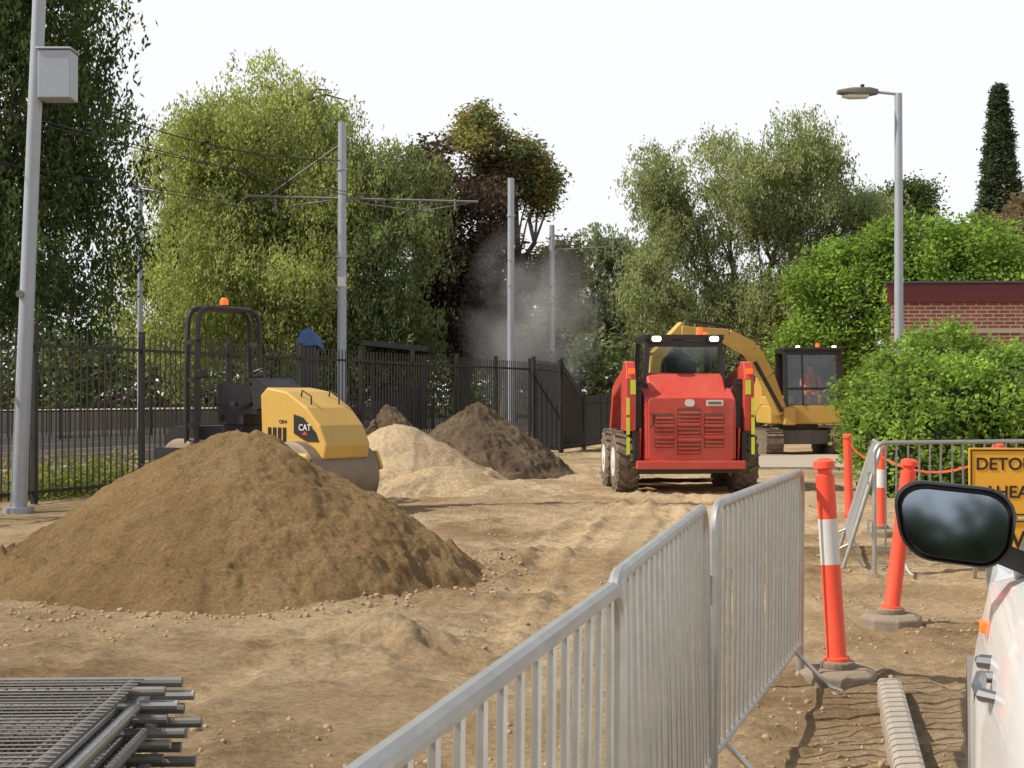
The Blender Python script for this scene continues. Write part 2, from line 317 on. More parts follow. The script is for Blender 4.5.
def crown_pts(lobes,n,seed,inner=0.45,gap=-0.25,gs=0.6,sub=0,subr=0.36):
    r=np.random.default_rng(seed); L=np.array(lobes,float)
    if sub>0:
        S=[]
        for l in L:
            ks=max(6,int(sub*(l[3]*l[5]/4.0)))
            d=r.normal(0,1,(ks,3)); d/=np.linalg.norm(d,axis=1)[:,None]; q=0.62+0.26*r.random(ks)
            rs=(subr*(0.6+0.8*r.random(ks)))*np.mean(l[3:6]); rs=np.minimum(rs,1.5)
            for j in range(ks): S.append([*(l[:3]+d[j]*q[j]*l[3:6]),rs[j]*1.05,rs[j]*1.05,rs[j]*0.85])
        S=np.array(S); inner=0.55
        core=L.copy(); core[:,3:6]*=0.6; L=np.concatenate([S,core])
    w=(L[:,3]*L[:,4]*L[:,5])**(2/3); w/=w.sum()
    k=int(n*2.2); li=r.choice(len(L),k,p=w); d=r.normal(0,1,(k,3)); d/=np.linalg.norm(d,axis=1)[:,None]
    rad=inner+(1-inner)*r.random(k)**0.6
    rad*=1+(0.25 if sub else 0.42)*fbm(d[:,0]*2.4+li*7,d[:,1]*2.4,d[:,2]*2.4,3,seed)
    p=L[li,:3]+d*rad[:,None]*L[li,3:6]
    rl=np.random.default_rng(seed+5).random(len(L)); shade=(0.82+0.36*rl[li])
    g=fbm(p[:,0]*gs,p[:,1]*gs,p[:,2]*gs,3,seed+11); keep=g>gap; crown_pts.shade=shade[keep][:n]; return p[keep][:n]
def tree(name,base,tr,lobes,n,per,ll,lw,cr,droop,cols,seed,bark='bark',inner=0.45,gap=-0.25,gs=0.6,m='leaf',strands=5,limbs=10,br=1.0,sub=10,subr=.36):
    e=empty(name,(base[0],base[1],0)); r=random.Random(seed)
    L=[(a-base[0],b-base[1],c,d,f,g) for a,b,c,d,f,g in lobes]
    mb=MB(); zs=min(l[2]-l[5]*0.6 for l in L); zt=max(l[2] for l in L); zf=max(1.2,min(zs,zt*0.4)); 
    P=[Vector((0,0,-0.2))]
    top=Vector((sum(l[0] for l in L)/len(L)*0.5,sum(l[1] for l in L)/len(L)*0.5,zf))
    for i in range(1,5): q=P[0].lerp(top,i/4); P.append(q+Vector((r.uniform(-.12,.12),r.uniform(-.12,.12),0)))
    mb.tube(P,[tr*1.4,tr*1.05,tr*0.95,tr*0.85,tr*0.75],10)
    for l in L:
        tgt=Vector(l[:3]); pts=[P[-1]]; 
        for i in range(1,6):
            q=P[-1].lerp(tgt,i/5)+Vector((r.uniform(-.3,.3),r.uniform(-.3,.3),0.25*math.sin(i/5*math.pi)*tr*6)); pts.append(q)
        mb.tube(pts,[tr*0.55*(1-0.16*i) for i in range(6)],7)
        for j in range(limbs//2):
            s=pts[r.randint(2,5)]; d=Vector((r.gauss(0,1),r.gauss(0,1),r.gauss(0.4,0.6))).normalized()
            e2=tgt+Vector((d.x*l[3],d.y*l[4],d.z*l[5]))*0.75; mid=s.lerp(e2,0.5)+Vector((0,0,0.25))
            mb.tube([s,mid,e2],[tr*0.18,tr*0.10,tr*0.03],5)
    mb.obj('trunk',M[bark],e,smooth=True,ang=60)
    c=crown_pts(L,n,seed,inner,gap,gs,sub,subr); sh=crown_pts.shade; rr=np.random.default_rng(seed+1)
    C=np.array(cols)*br; ci=rr.integers(0,len(C),len(c)); ct=C[ci]*(0.75+0.5*rr.random((len(c),1)))*sh[:,None]
    leaves('foliage',c,ct,per,ll,lw,cr,droop,e,seed+2,M[m],strands)
    return e
G_dark=[(0.085,0.125,0.05),(0.105,0.15,0.058),(0.072,0.105,0.046)]
G_pep=[(0.285,0.32,0.13),(0.235,0.285,0.115),(0.33,0.36,0.145)]
G_mid=[(0.15,0.185,0.09),(0.175,0.205,0.10),(0.13,0.16,0.08)]
G_brown=[(0.085,0.058,0.052),(0.11,0.076,0.062),(0.075,0.068,0.05)]
G_euc=[(0.265,0.305,0.165),(0.23,0.275,0.15),(0.31,0.34,0.18)]
G_bri=[(0.21,0.32,0.075),(0.18,0.275,0.07),(0.25,0.36,0.085)]
G_gum=[(0.33,0.26,0.10),(0.24,0.22,0.09)]
tree('pepper_tree',(-12.5,31.5),0.35,[(-12.8,31.5,8,4.4,4,5.6),(-10.5,31,10.6,2.7,2,1.9),(-10.5,30.5,7.6,1.8,2,2.4),(-10.9,30.5,4.9,2.3,2.4,2.4),(-16,31,7,3,3,4.5)],3200,58,0.15,0.06,0.32,0.8,G_dark,101,m='leafdark',subr=.3)
tree('pepper_tree',(-8.3,48),0.45,[(-8.3,48,9.0,4.0,4,4.0),(-6.6,47.5,7,3.4,3.5,4.5),(-11.2,48,6.8,2.6,3.4,4.3),(-4.9,48.5,8.0,2.1,2.6,3.0),(-10.2,47,9.8,1.9,2,1.7),(-9,45.5,4.8,4.3,2.5,2.7),(-6.9,48,11.5,1.8,2,1.5)],4300,50,0.15,0.055,0.30,0.7,G_pep,102,subr=.3)
tree('pepper_tree',(-4.2,46),0.35,[(-4.1,46,6.4,1.9,2.4,3.4),(-3.9,46,3.6,1.6,2,1.8),(-5.6,45.5,3.6,2.0,2,2.2)],1100,52,0.16,0.06,0.3,0.7,G_mid,103,br=1.15)
tree('plum_tree',(-2.0,52),0.4,[(-2.2,52,6.9,2.1,2.6,4.0),(-1.0,51.5,5,1.9,2.3,3.2),(-3.1,51.8,9.3,1.1,1.4,1.5),(0.2,52,4.2,1.4,2,2.6)],1200,50,0.2,0.10,0.32,0,G_brown,104,m='leafdark')
tree('gum_tree',(-0.3,56),0.35,[(-1.2,54,11.2,2.0,2,1.2),(0.4,54,10.5,1.5,1.6,1.0),(1.1,55,9.2,1.0,1.6,1.1),(-.2,54,9.6,1.3,1.5,1),(1.3,56,5.5,1.2,2,3)],760,44,0.2,0.08,0.26,0,G_gum+G_mid,105,gap=-0.1)
tree('gum_tree',(4.6,80),0.35,[(4.3,80,9.2,1.9,2,2.4),(6.6,80,7.5,2.2,2,3.2),(3,80,5.5,2.6,2,3.5),(8,80,5,3,2,4)],900,44,0.26,0.11,0.4,0.4,[(0.24,0.27,0.19),(0.20,0.23,0.165)],106,gap=-0.12)
tree('gum_tree',(8.8,51),0.28,[(5.3,51,9.7,1.5,1.8,1.8),(8.1,51,8.9,2.0,2,2.5),(10.9,51,9.3,2.2,2.2,2.4),(6.1,51,6.6,2.0,2,2.4),(9.6,50.5,6.2,2.4,2.2,2.8),(12.6,51,7.4,1.5,2,2.6),(7.6,51,4.2,2.0,2,1.6),(4.8,51,5.0,1.0,1.5,2.2)],3000,44,0.15,0.055,0.28,0.6,G_euc,107,gap=-0.2,gs=0.8,subr=.33)
tree('elm_tree',(10.9,45),0.35,[(10.8,45,4.5,2.0,2.2,2.1),(12.9,45,5.3,2.1,2.4,2.0),(15.4,45,4.9,2.4,2.4,1.8),(17.4,45,4.2,2.2,2,1.7),(10.0,44.5,2.9,1.4,1.6,1.6)],1700,46,0.16,0.09,0.26,0,G_bri,108,gap=-0.3)
tree('gum_tree',(18.6,64),0.3,[(18.4,64,10.6,1.2,1.4,1.0),(17.2,64,9.6,1.1,1.4,1.0)],200,46,0.2,0.09,0.35,0,G_dark,109,sub=5)
tree('plum_tree',(18.8,50),0.3,[(18.6,50,7.2,1.9,2,1.3),(20.4,50,6.6,2,2,1.6)],450,46,0.17,0.08,0.32,0,[(0.22,0.15,0.12),(0.17,0.14,0.095)],110)
e=empty('cypress_tree',(20.9,60,0)); mb=MB(); mb.tube([(0,0,-.2),(0,0,7),(0,0,14.2)],[0.3,0.2,0.03],8); mb.obj('trunk',M['bark'],e,smooth=True)
r=np.random.default_rng(4); k=1500; q=r.random(k)**0.85; z=2+12.7*q; an=r.random(k)*2*math.pi; rad=0.98*np.clip((1-q)*1.9,0,1)**0.75*(0.72+0.5*vn(z*1.1,an*1.3,0,8)); rr_=rad*(0.5+0.5*r.random(k)**.5)
c=np.stack([rr_*np.cos(an),rr_*np.sin(an),z],-1); cc=np.array([(0.065,0.09,0.05)])*(0.6+0.8*r.random((k,1)))
leaves('foliage',c,cc,30,0.24,0.07,0.13,0,e,5,M['leafdark'])
lob=[]; r2=random.Random(5)
for i in range(46):
    x=-60+i*2.9; lob.append((x,r2.uniform(88,98),r2.uniform(2.5,4.2),r2.uniform(2.5,4),3,r2.uniform(3,4.6)))
for i in range(14): lob.append((-34+i*2.8,r2.uniform(58,64),r2.uniform(1.8,3.2),2.4,2,r2.uniform(2.4,3.6)))
for i in range(8): lob.append((1.5+i*2.6,r2.uniform(62,68),r2.uniform(1.6,2.4),2.2,2,r2.uniform(1.8,2.6)))
c=crown_pts(lob,4800,55,0.3,-0.4); rr=np.random.default_rng(9); C=np.array(G_mid+G_dark+G_brown[:1]); ct=C[rr.integers(0,len(C),len(c))]*(0.7+0.6*rr.random((len(c),1)))*crown_pts.shade[:,None]
e=empty('added_mirror_trees'); leaves('foliage',c,ct,28,0.38,0.2,0.5,0,e,8,M['leafdark'])
lob=[(-32+i*5,-38+r2.uniform(-4,4),r2.uniform(1.0,2.0),4.0,3,r2.uniform(1.6,3.0)) for i in range(14)]  # unseen trees behind the camera, added to darken the wing mirror's reflection
c=crown_pts(lob,1800,56,0.3,-0.9); ct=np.array(G_dark)[rr.integers(0,3,len(c))]*.6
e=empty('added_mirror_trees'); leaves('foliage',c,ct,24,0.7,0.5,0.6,0,e,18,M['leafdark'])
# hedge
e=empty('hedge'); 
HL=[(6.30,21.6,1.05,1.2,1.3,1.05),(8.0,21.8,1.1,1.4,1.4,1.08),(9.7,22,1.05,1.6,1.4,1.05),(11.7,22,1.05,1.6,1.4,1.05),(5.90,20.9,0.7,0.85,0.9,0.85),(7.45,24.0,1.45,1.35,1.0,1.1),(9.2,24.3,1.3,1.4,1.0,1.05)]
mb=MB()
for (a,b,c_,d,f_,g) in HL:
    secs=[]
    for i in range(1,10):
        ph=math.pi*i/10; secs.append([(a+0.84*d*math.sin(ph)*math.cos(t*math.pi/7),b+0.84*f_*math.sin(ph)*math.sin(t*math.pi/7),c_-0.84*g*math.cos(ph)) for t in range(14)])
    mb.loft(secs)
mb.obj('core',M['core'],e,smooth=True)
c=crown_pts(HL,3400,201,0.82,-1,1.5); c[:,2]=np.abs(c[:,2]); rr=np.random.default_rng(10); lum=fbm(c[:,0]*2.2,c[:,1]*2.2,c[:,2]*2.2,3,90)[:,None]
ct=np.array(G_bri)[rr.integers(0,3,len(c))]*(0.65+0.6*rr.random((len(c),1)))*(1+0.5*lum)
c[:,2]+=0.12*np.abs(lum[:,0])
leaves('foliage',c,ct,38,0.085,0.055,0.11,0,e,202,M['leaf'])
n=80; rr=np.random.default_rng(12); y=19.6+2.2*rr.random(n); x=fence_x(y)-0.3-0.8*rr.random(n); c=np.stack([x,y,0.05+0.35*rr.random(n)**1.6],-1)
ct=np.array([(0.26,0.29,0.09),(0.34,0.32,0.13),(0.18,0.22,0.07)])[rr.integers(0,3,n)]
e=empty('weeds'); leaves('foliage',c,ct,45,0.18,0.025,0.18,0,e,14,M['leaf'])
# ---------------------------------------------------------------- railway
e=empty('railway'); mb=MB(); d=Vector((fs_,1,0)).normalized(); nrm=Vector((-d.y,d.x,0))
def along(off,t,z): p=Vector((fence_x(20),20,0))+nrm*off+d*t; return (p.x,p.y,z)
mb.add([along(1.6,-40,.22),along(15,-40,.22),along(15,110,.22),along(1.6,110,.22),along(1.0,-40,-.06),along(15.5,-40,-.06),along(15.5,110,-.06),along(1.0,110,-.06)],[(0,1,2,3),(0,3,7,4),(1,5,6,2)])
mb.obj('ballast',M['ballast'],e)
mb=MB(); ms=MB()
for t0 in (2.4,6.2,10.2):
    for g in (0,1.5): mb.beam(along(t0+g,-30,.42),along(t0+g,100,.42),.08,.17)
    for k in range(150):
        a=along(t0-.5,-30+k*.7,.27); b=along(t0+2.0,-30+k*.7,.27); ms.beam(a,b,.24,.14)
mb.obj('rails',M['railsteel'],e); ms.obj('sleepers',M['concrete'],e)
e=empty('station_platform'); mb=MB(); mb.beam(along(18,-10,.5),along(18,70,.5),4,1.0); mb.obj('platform',M['concrete'],e)
e=empty('platform_shelter'); mb=MB()
p=Vector((PX(398,44),44,0))
mb.box((p.x,p.y,PZ(347,44)),(2.0,2.4,0.16),(0,0.1,0)); 
for sx in(-.8,.8): mb.box((p.x+sx,p.y,1.4),(.12,.12,2.9))
mb.box((p.x,p.y+1,1.3),(1.7,.08,2.2)); mb.obj('frame',M['black'],e)
e=empty('trackside_cabinet'); mb=MB(); y0=27.5; mb.loft([[(PX(u,y0),y0,PZ(v,y0)) for u,v in((296,346),(300,332),(308,327),(314,333),(317,345))],[(PX(u,y0)+.1,y0+.35,PZ(v,y0)-.1) for u,v in((296,346),(300,332),(308,327),(314,333),(317,345))]]); mb.obj('cover',M['blue'],e,smooth=True)
mb=MB(); mb.box((PX(306,y0),y0+.2,PZ(346,y0)/2),(.38,.3,PZ(346,y0))); mb.obj('cabinet',M['black'],e)
# ---------------------------------------------------------------- black steel fence
def picket_fence(name,p0,p1,h0,h1,sp=0.125,post=2.4,solid=False,pw=.02):
    e=empty(name); mb=MB(); p0=Vector(p0);p1=Vector(p1); D=p1-p0; L=D.length; dd=D.normalized(); rot=Euler((0,0,math.atan2(dd.y,dd.x))).to_matrix()
    t=0
    while t<=L:
        q=p0+dd*t; h=h0+(h1-h0)*t/L; z0=0.08
        mb.box((q.x,q.y,(z0+h)/2),(pw,pw,h-z0),rot); t+=sp
    n=max(1,round(L/post))
    for i in range(n+1):
        q=p0+D*(i/n); h=h0+(h1-h0)*i/n+0.06; mb.box((q.x,q.y,h/2-.1),(.07,.07,h+.2),rot); mb.box((q.x,q.y,h+.012),(.085,.085,.024),rot)
    for fz in (0.17,None):
        a=p0.copy(); b=p1.copy(); a.z=fz if fz else h0-.2; b.z=fz if fz else h1-.2; mb.beam(a,b,.04,.045)
    if solid:
        mb.beam(p0+Vector((0,0,h0/2)),p1+Vector((0,0,h1/2)),.012,min(h0,h1)-.1)
    mb.obj('panels',M['blackfence'],e)
FH=2.38
picket_fence('steel_picket_fence',(fence_x(8),8,0),(FX1,FY1,0),FH,FH,sp=.135,pw=.018)
picket_fence('steel_picket_fence',(FX1+.1,FY1-.1,0),(1.25,36.4,0),FH+.05,FH-.05,sp=.06,post=.7,solid=True)
picket_fence('steel_picket_fence',(1.3,36.5,0),(1.95,38.4,0),FH,1.5,sp=.06,post=2.2,solid=True)
picket_fence('steel_picket_fence',(2.0,38.5,0),(3.6,44,0),1.5,1.5,sp=.1)
picket_fence('steel_picket_fence',(-13,33,0),(-2.5,44.5,0),1.3,1.3,sp=.13)
picket_fence('steel_picket_fence',(3.4,50,0),(9,52,0),1.3,1.3,sp=.13)
# ---------------------------------------------------------------- poles
e=empty('light_pole',(-6.38,18.1,0)); mb=MB(); mb.tube([(0,0,-.1),(.42,0,11)],[.105,.07],14); mb.cyl((0,0,-.05),(0,0,.05),.2,n=16); mb.obj('pole',M['pole'],e,smooth=True)
mb=MB(); zb=PZ(76,18.1); mb.box((.5,0,zb),(.42,.34,.62)); mb.box((.5,0,zb+.33),(.46,.38,.03)); mb.obj('control_box',M['pole'],e,bevel=.015)
mb=MB(); mb.box((.27,-.02,zb+.2),(.1,.1,.05)); mb.box((.27,-.02,zb-.2),(.1,.1,.05)); mb.obj('brackets',M['poledark'],e)
mb=MB(); mb.cyl((.05,-.12,.6+2.2),(.05,-.04,.6+2.2),.05,n=12); mb.obj('cap',M['poledark'],e)
def mast(u,v,Y,w=.2,arm=None):
    X=PX(u,Y); h=PZ(v,Y); e=empty('catenary_mast',(X,Y,0)); mb=MB(); mb.tube([(0,0,-.1),(0,0,h)],[w/2,w/2*.85],12); mb.cyl((0,0,-.1),(0,0,.12),w*1.2,n=12)
    for z in (h-1.1,h*.6): mb.cyl((0,0,z),(0,0,z+.06),w*.55,n=12)
    mb.obj('mast',M['pole'],e,smooth=True); return e,X,h
Y1=31.8; e,X,h=mast(342,122,Y1,.22)
mb=MB(); z=PZ(198,Y1); mb.tube([(PX(245,Y1)-X,0,z+.05),(PX(478,Y1)-X,0,z-.08)],.028,6); mb.tube([(PX(265,Y1)-X,0,z+.02),(-.02,0,PZ(143,Y1))],.014,6); mb.tube([(PX(470,Y1)-X,0,z-.10),(PX(420,Y1)-X,0,z-.3),(.0,0,z-.05)],.014,6); mb.tube([(PX(285,Y1)-X,0,z-.2),(PX(330,Y1)-X,0,z-.05)],.025,6)
for uu in(275,420,455): mb.cyl((PX(uu,Y1)-X,0,z-.02),(PX(uu,Y1)-X,0,z-.28),.03,n=8)
mb.obj('cantilever_arm',M['poledark'],e)
mb=MB(); mb.box((0,-.13,PZ(282,Y1)),(.18,.01,.22)); mb.obj('number_plate',M['white'],e)
e,X,h=mast(511,178,40,.22)
e,X,h=mast(552,225,51,.22); mb=MB(); mb.tube([(0,0,h-.9),(2,0,h-.8)],.03,6); mb.obj('cantilever_arm',M['poledark'],e)
e,X,h=mast(140,190,42,.17); mb=MB(); mb.tube([(-.25,0,h),(.4,0,h-.03)],.06,8); mb.obj('lamp_arm',M['pole'],e)
e,X,h=mast(645,300,75,.2)
e=empty('overhead_wires'); mb=MB()
def wire(a,b,sag,r=.008):
    a=Vector(a);b=Vector(b); mb.tube([a.lerp(b,i/14)-Vector((0,0,sag*4*(i/14)*(1-i/14))) for i in range(15)],r,4)
za=PZ(205,Y1)-.2
for du in (-60,90):
    xa=PX(342+du,Y1); wire((xa-14,-5,za),(xa,Y1,za),.35); wire((xa,Y1,za),(xa+9,72,za),.5); wire((xa-14,-5,za+.9),(xa,Y1,za+.2),.9)
wire((PX(60,25),25,PZ(95,25)),(PX(342,Y1),Y1,PZ(160,Y1)),.3,.012)
mb.obj('wires',M['ink'],e)
Y=28; X=PX(899,Y); e=empty('street_lamp',(X,Y,0)); mb=MB(); h=PZ(93,Y); mb.tube([(0,0,-.1),(0,0,h)],[.10,.075],14); mb.cyl((0,0,-.05),(0,0,.06),.2)
mb.tube([(0.03,0,h-.02),(-.45,0,h+.03)],.03,8); mb.obj('pole',M['pole'],e,smooth=True)
mb=MB(); mb.loft([[(x,yy,h+.03+zz) for yy,zz in rrect(w,t,.03,3)] for x,w,t in((-.42,.16,.10),(-.6,.34,.14),(-.95,.36,.13),(-1.22,.2,.07))]); mb.obj('lamp_head',M['poledark'],e,smooth=True)
mb=MB(); mb.loft([[(x,yy,h-.06+zz) for yy,zz in rrect(w,t,.02,3)] for x,w,t in((-.62,.24,.06),(-.95,.26,.08),(-1.12,.14,.04))]); mb.obj('lens',M['white'],e,smooth=True)
mb=MB(); mb.cyl((-.72,0,h+.1),(-.72,0,h+.18),.04); mb.obj('photocell',M['ink'],e)
# ---------------------------------------------------------------- brick building
e=empty('brick_building',(0,0,0)); bx0=PX(891,32); zt=PZ(303,32); zf1=PZ(284,32)
def foot(o): return [(bx0-o,32-o),(24+o,31.2-o),(24+o,40+o),(bx0+3.6-o,40+o)]
mb=MB(); mb.prism(foot(0),-.1,zt,axis='z'); mb.obj('walls',M['brick'],e)
mb=MB(); mb.prism(foot(.12),zt+.002,zf1,axis='z'); mb.obj('fascia',M['fascia'],e,bevel=.01)
mb=MB(); mb.prism(foot(.20),zf1+.002,zf1+.05,axis='z'); mb.obj('roof',M['roofdark'],e)
mb=MB(); mb.beam((bx0+.02,31.98,PZ(331,32)),(24,31.18,PZ(331,32)),.05,.10); mb.obj('string_course',M['concrete'],e)
mb=MB(); mb.box((bx0+5.5,31.7,1.3),(1.6,.1,1.0)); mb.box((bx0+2.2,31.86,1.3),(1.3,.1,1.0)); mb.obj('windows',M['ink'],e)
mb=MB(); mb.add([(4.6,28,.06),(8.5,28,.06),(9.5,34,.06),(5.6,34,.06),(4.6,28,-.1),(8.5,28,-.1),(9.5,34,-.1),(5.6,34,-.1)],[(0,1,2,3),(0,4,5,1),(1,5,6,2),(2,6,7,3),(3,7,4,0)]); mb.obj('concrete_slab',M['concrete'])
# ---------------------------------------------------------------- crowd barriers
def barrier(p0,p1,lean=0.0,base=0.0,h=1.1,mkey='galv'):
    p0=Vector((*p0,0));p1=Vector((*p1,0)); D=p1-p0; L=D.length; e=empty('crowd_barrier',(p0.x,p0.y,base),math.atan2(D.y,D.x)); e.rotation_euler=Euler((lean,0,math.atan2(D.y,D.x)),'XYZ')
    mb=MB(); r=.019; c=.1
    path=[(0.03,0,0.0),(0.03,0,h-c)]+[(.03+c-c*math.cos(math.radians(a)),0,h-c+c*math.sin(math.radians(a))) for a in(22,45,67,90)]
    path+=[(L-.03-c+c*math.sin(math.radians(a)),0,h-c+c*math.cos(math.radians(a))) for a in(0,22,45,67,90)]+[(L-.03,0,0.0)]
    mb.tube(path,r,10); mb.tube([(.03,0,.2),(L-.03,0,.2)],.016,8)
    mb.obj('frame',M[mkey],e,smooth=True)
    mb=MB(); n=int(L/.105)
    for i in range(1,n): x=.03+(L-.06)*i/n+random.uniform(-.003,.003); mb.tube([(x,0,.2),(x+random.uniform(-.004,.004),random.uniform(-.004,.004),.65),(x,0,h)],.0085,6)
    mb.obj('bars',M[mkey],e,smooth=True)
    mb=MB()
    for x in (.25,L-.25): mb.tube([(x,-.24,.012),(x,-.18,.03),(x,0,.2)],.012,6); mb.tube([(x,.24,.012),(x,.18,.03),(x,0,.2)],.012,6)
    mb.tube([(-.0,0,.85),(-.03,0,.85),(-.03,0,.75)],.009,6); mb.tube([(0,0,.45),(-.03,0,.45),(-.03,0,.35)],.009,6); mb.obj('feet_and_hooks',M[mkey],e,smooth=True)
    return e
J=[(-.33,.85),(.226,3.0),(.71,5.03),(1.52,7.38)]
for i,(a,b) in enumerate(zip(J[:-1],J[1:])):
    a=Vector(a);b=Vector(b);d_=(b-a).normalized()*.012; o=barrier(a+d_,b-d_,lean=math.radians((.6,-.9,.5)[i]))
barrier((3.0,11.7),(5.0,12.3)); barrier((5.05,12.3),(7.2,12.5)); barrier((3.28,14.0),(2.86,12.1),lean=math.radians(-17))
# ---------------------------------------------------------------- bollards
def bollard(u,v,h=1.15,tilt=(0,0),Y=None,base=True,band=True):
    Y=Y or F*CH/(v-HV); X=PX(u,Y); e=empty('safety_bollard',(X,Y,0)); z0=float(gz(X,Y))
    mb=MB()
    if base: mb.tube([(0,0,-.06),(0,0,z0+.05),(0,0,z0+.075)],[.215,.205,.16],8); mb.cyl((0,0,z0+.07),(0,0,z0+.11),.09); mb.obj('base',M['base'],e,bevel=.01)
    tx,ty=tilt
    def p(t): return (tx*t,ty*t,z0+.06+h*t)
    mb=MB(); r=.050
    segs=[(0,.50),(.715,.92)] if band else [(0,.5),(.5,.92)]
    mb.tube([p(0),p(.02),p(.50)],[r*1.25,r*1.05,r],16); mb.tube([p(segs[1][0]),p(.92)],r*.99,16)
    mb.tube([p(.92),p(.925),p(.95),p(.955),p(.985),p(1.0)],[r,r*.7,r*.7,r*1.15,r*1.1,r*.6],16)
    mb.tube([p(.03),p(.035),p(.06),p(.065)],[r*1.1,r*1.4,r*1.35,r*1.05],16)
    mb.obj('post',M['orange'],e,smooth=True)
    if band: mb=MB(); mb.tube([p(.50),p(.715)],r*1.02,16); mb.obj('reflective_band',M['white'],e,smooth=True)
    return e
bollard(837,683,1.10,(-.07,0)); bollard(890,625,1.02,(.13,0),band=False); bollard(849,548,1.0,(-.02,0),Y=16.5,base=False,band=False); bollard(880,548,.9,(0.02,0),Y=15.0); bollard(1000,560,1.0,(-.02,0),Y=12.8)
e=empty('barrier_tape'); mb=MB()
def tape(a,b,sag):
    a=Vector(a);b=Vector(b); top=[];
    for i in range(13):
        q=a.lerp(b,i/12)-Vector((0,0,sag*4*(i/12)*(1-i/12))); top.append([q+Vector((0,.012*math.sin(i),.01)),q-Vector((0,.01*math.cos(i),.01))])
    mb.loft(top,closed=False,caps=False)
tape((PX(849,16.5),16.5,.95),(PX(880,15),15,.85),.1); tape((PX(880,15),15,.85),(PX(1000,12.8),12.8,.98),.18); mb.obj('tape',M['orange'],e)
# ---------------------------------------------------------------- detour sign
ys_=11.0; e=empty('detour_sign',(PX(970,ys_)+.62,ys_,0),math.radians(-4)); zt=PZ(448,ys_); 
mb=MB(); mb.box((0,0,zt-.27),(1.24,.02,.54)); mb.box((0,0.003,zt-.73),(1.24,.02,.34)); mb.obj('panels',M['signy'],e,bevel=.004)
mb=MB()
for zc,hh in((zt-.27,.54),(zt-.73,.34)):
    for s in(-1,1): mb.box((s*.602,-.014,zc),(.010,.006,hh-.03)); mb.box((0,-.014,zc+s*(hh/2-.018)),(1.19,.006,.010))
mb.obj('borders',M['ink'],e)
text('text_top','DETOUR',.135,(-.30,-.013,zt-.13),(math.pi/2,0,0),M['ink'],e,sx=1.0)
text('text_bottom','AHEAD',.135,(-.28,-.013,zt-.35),(math.pi/2,0,0),M['ink'],e,sx=1.0)
text('text_lower','WEST ST',.20,(0,-.010,zt-.73),(math.pi/2,0,0),M['ink'],e)
mb=MB()
for s in(-.45,.45): mb.beam((s,.05,0),(s,.03,zt),.04,.04); mb.beam((s,.5,0),(s,.05,zt-.1),.03,.03); 
mb.obj('stand',M['galv'],e)
# ---------------------------------------------------------------- kerb
mb=MB(); a=Vector((1.37,4.7)); b=Vector((1.88,7.0)); d_=(b-a).normalized()
for i in range(3):
    p=a-d_*3+d_*(1.78*i); q=p+d_*(1.765 if i<2 else 1.7)
    mb.beam((p.x,p.y,.03),(q.x,q.y,.03),.12,.16)
mb.obj('kerb',M['concrete'],bevel=.025)
# ---------------------------------------------------------------- stacked fence panels
e=empty('fence_panel_stack',(-1.72,5.35,0),math.radians(2)); rr_=random.Random(3)
for k in range(8):
    mb=MB(); z=.05+k*.05; ox=rr_.uniform(-.05,.05); oy=rr_.uniform(-.05,.03); W=3.3; D=2.1; rz=rr_.uniform(-.015,.015)
    def T(x,y,zz=z): return (ox+x*math.cos(rz)-y*math.sin(rz),oy+y*math.cos(rz)+x*math.sin(rz),zz)
    x1=.50;x0=x1-W
    mb.tube([T(x0,0),T(x1,0)],.02,10); mb.tube([T(x0,-D),T(x1,-D)],.02,10); mb.tube([T(x0+.15,0),T(x0+.15,-D)],.02,8); mb.tube([T(x1-.18,0),T(x1-.18,-D)],.02,8)
    mb.tube([T(x1-.26,-.0,z-.02),T(x1-.26,-D,z-.02)],.012,6)
    mb.tube([T(x0,-.17),T(x1-.03,-.17)],.018,10)
    mb.obj('panel_frame',M['galv'] if k%3==0 else M['poledark'],e,smooth=True)
    if k%2==1:
        mb=MB(); z=z+.016
        for i in range(62): mb.tube([(.3-i*.05,-.02,z),(.3-i*.05,-2.08,z)],.003,4)
        for i in range(42): mb.tube([(-2.7,-.03-i*.05,z+.004),(.32,-.03-i*.05,z+.004)],.003,4)
        mb.obj('mesh_infill',M['grey'],e)
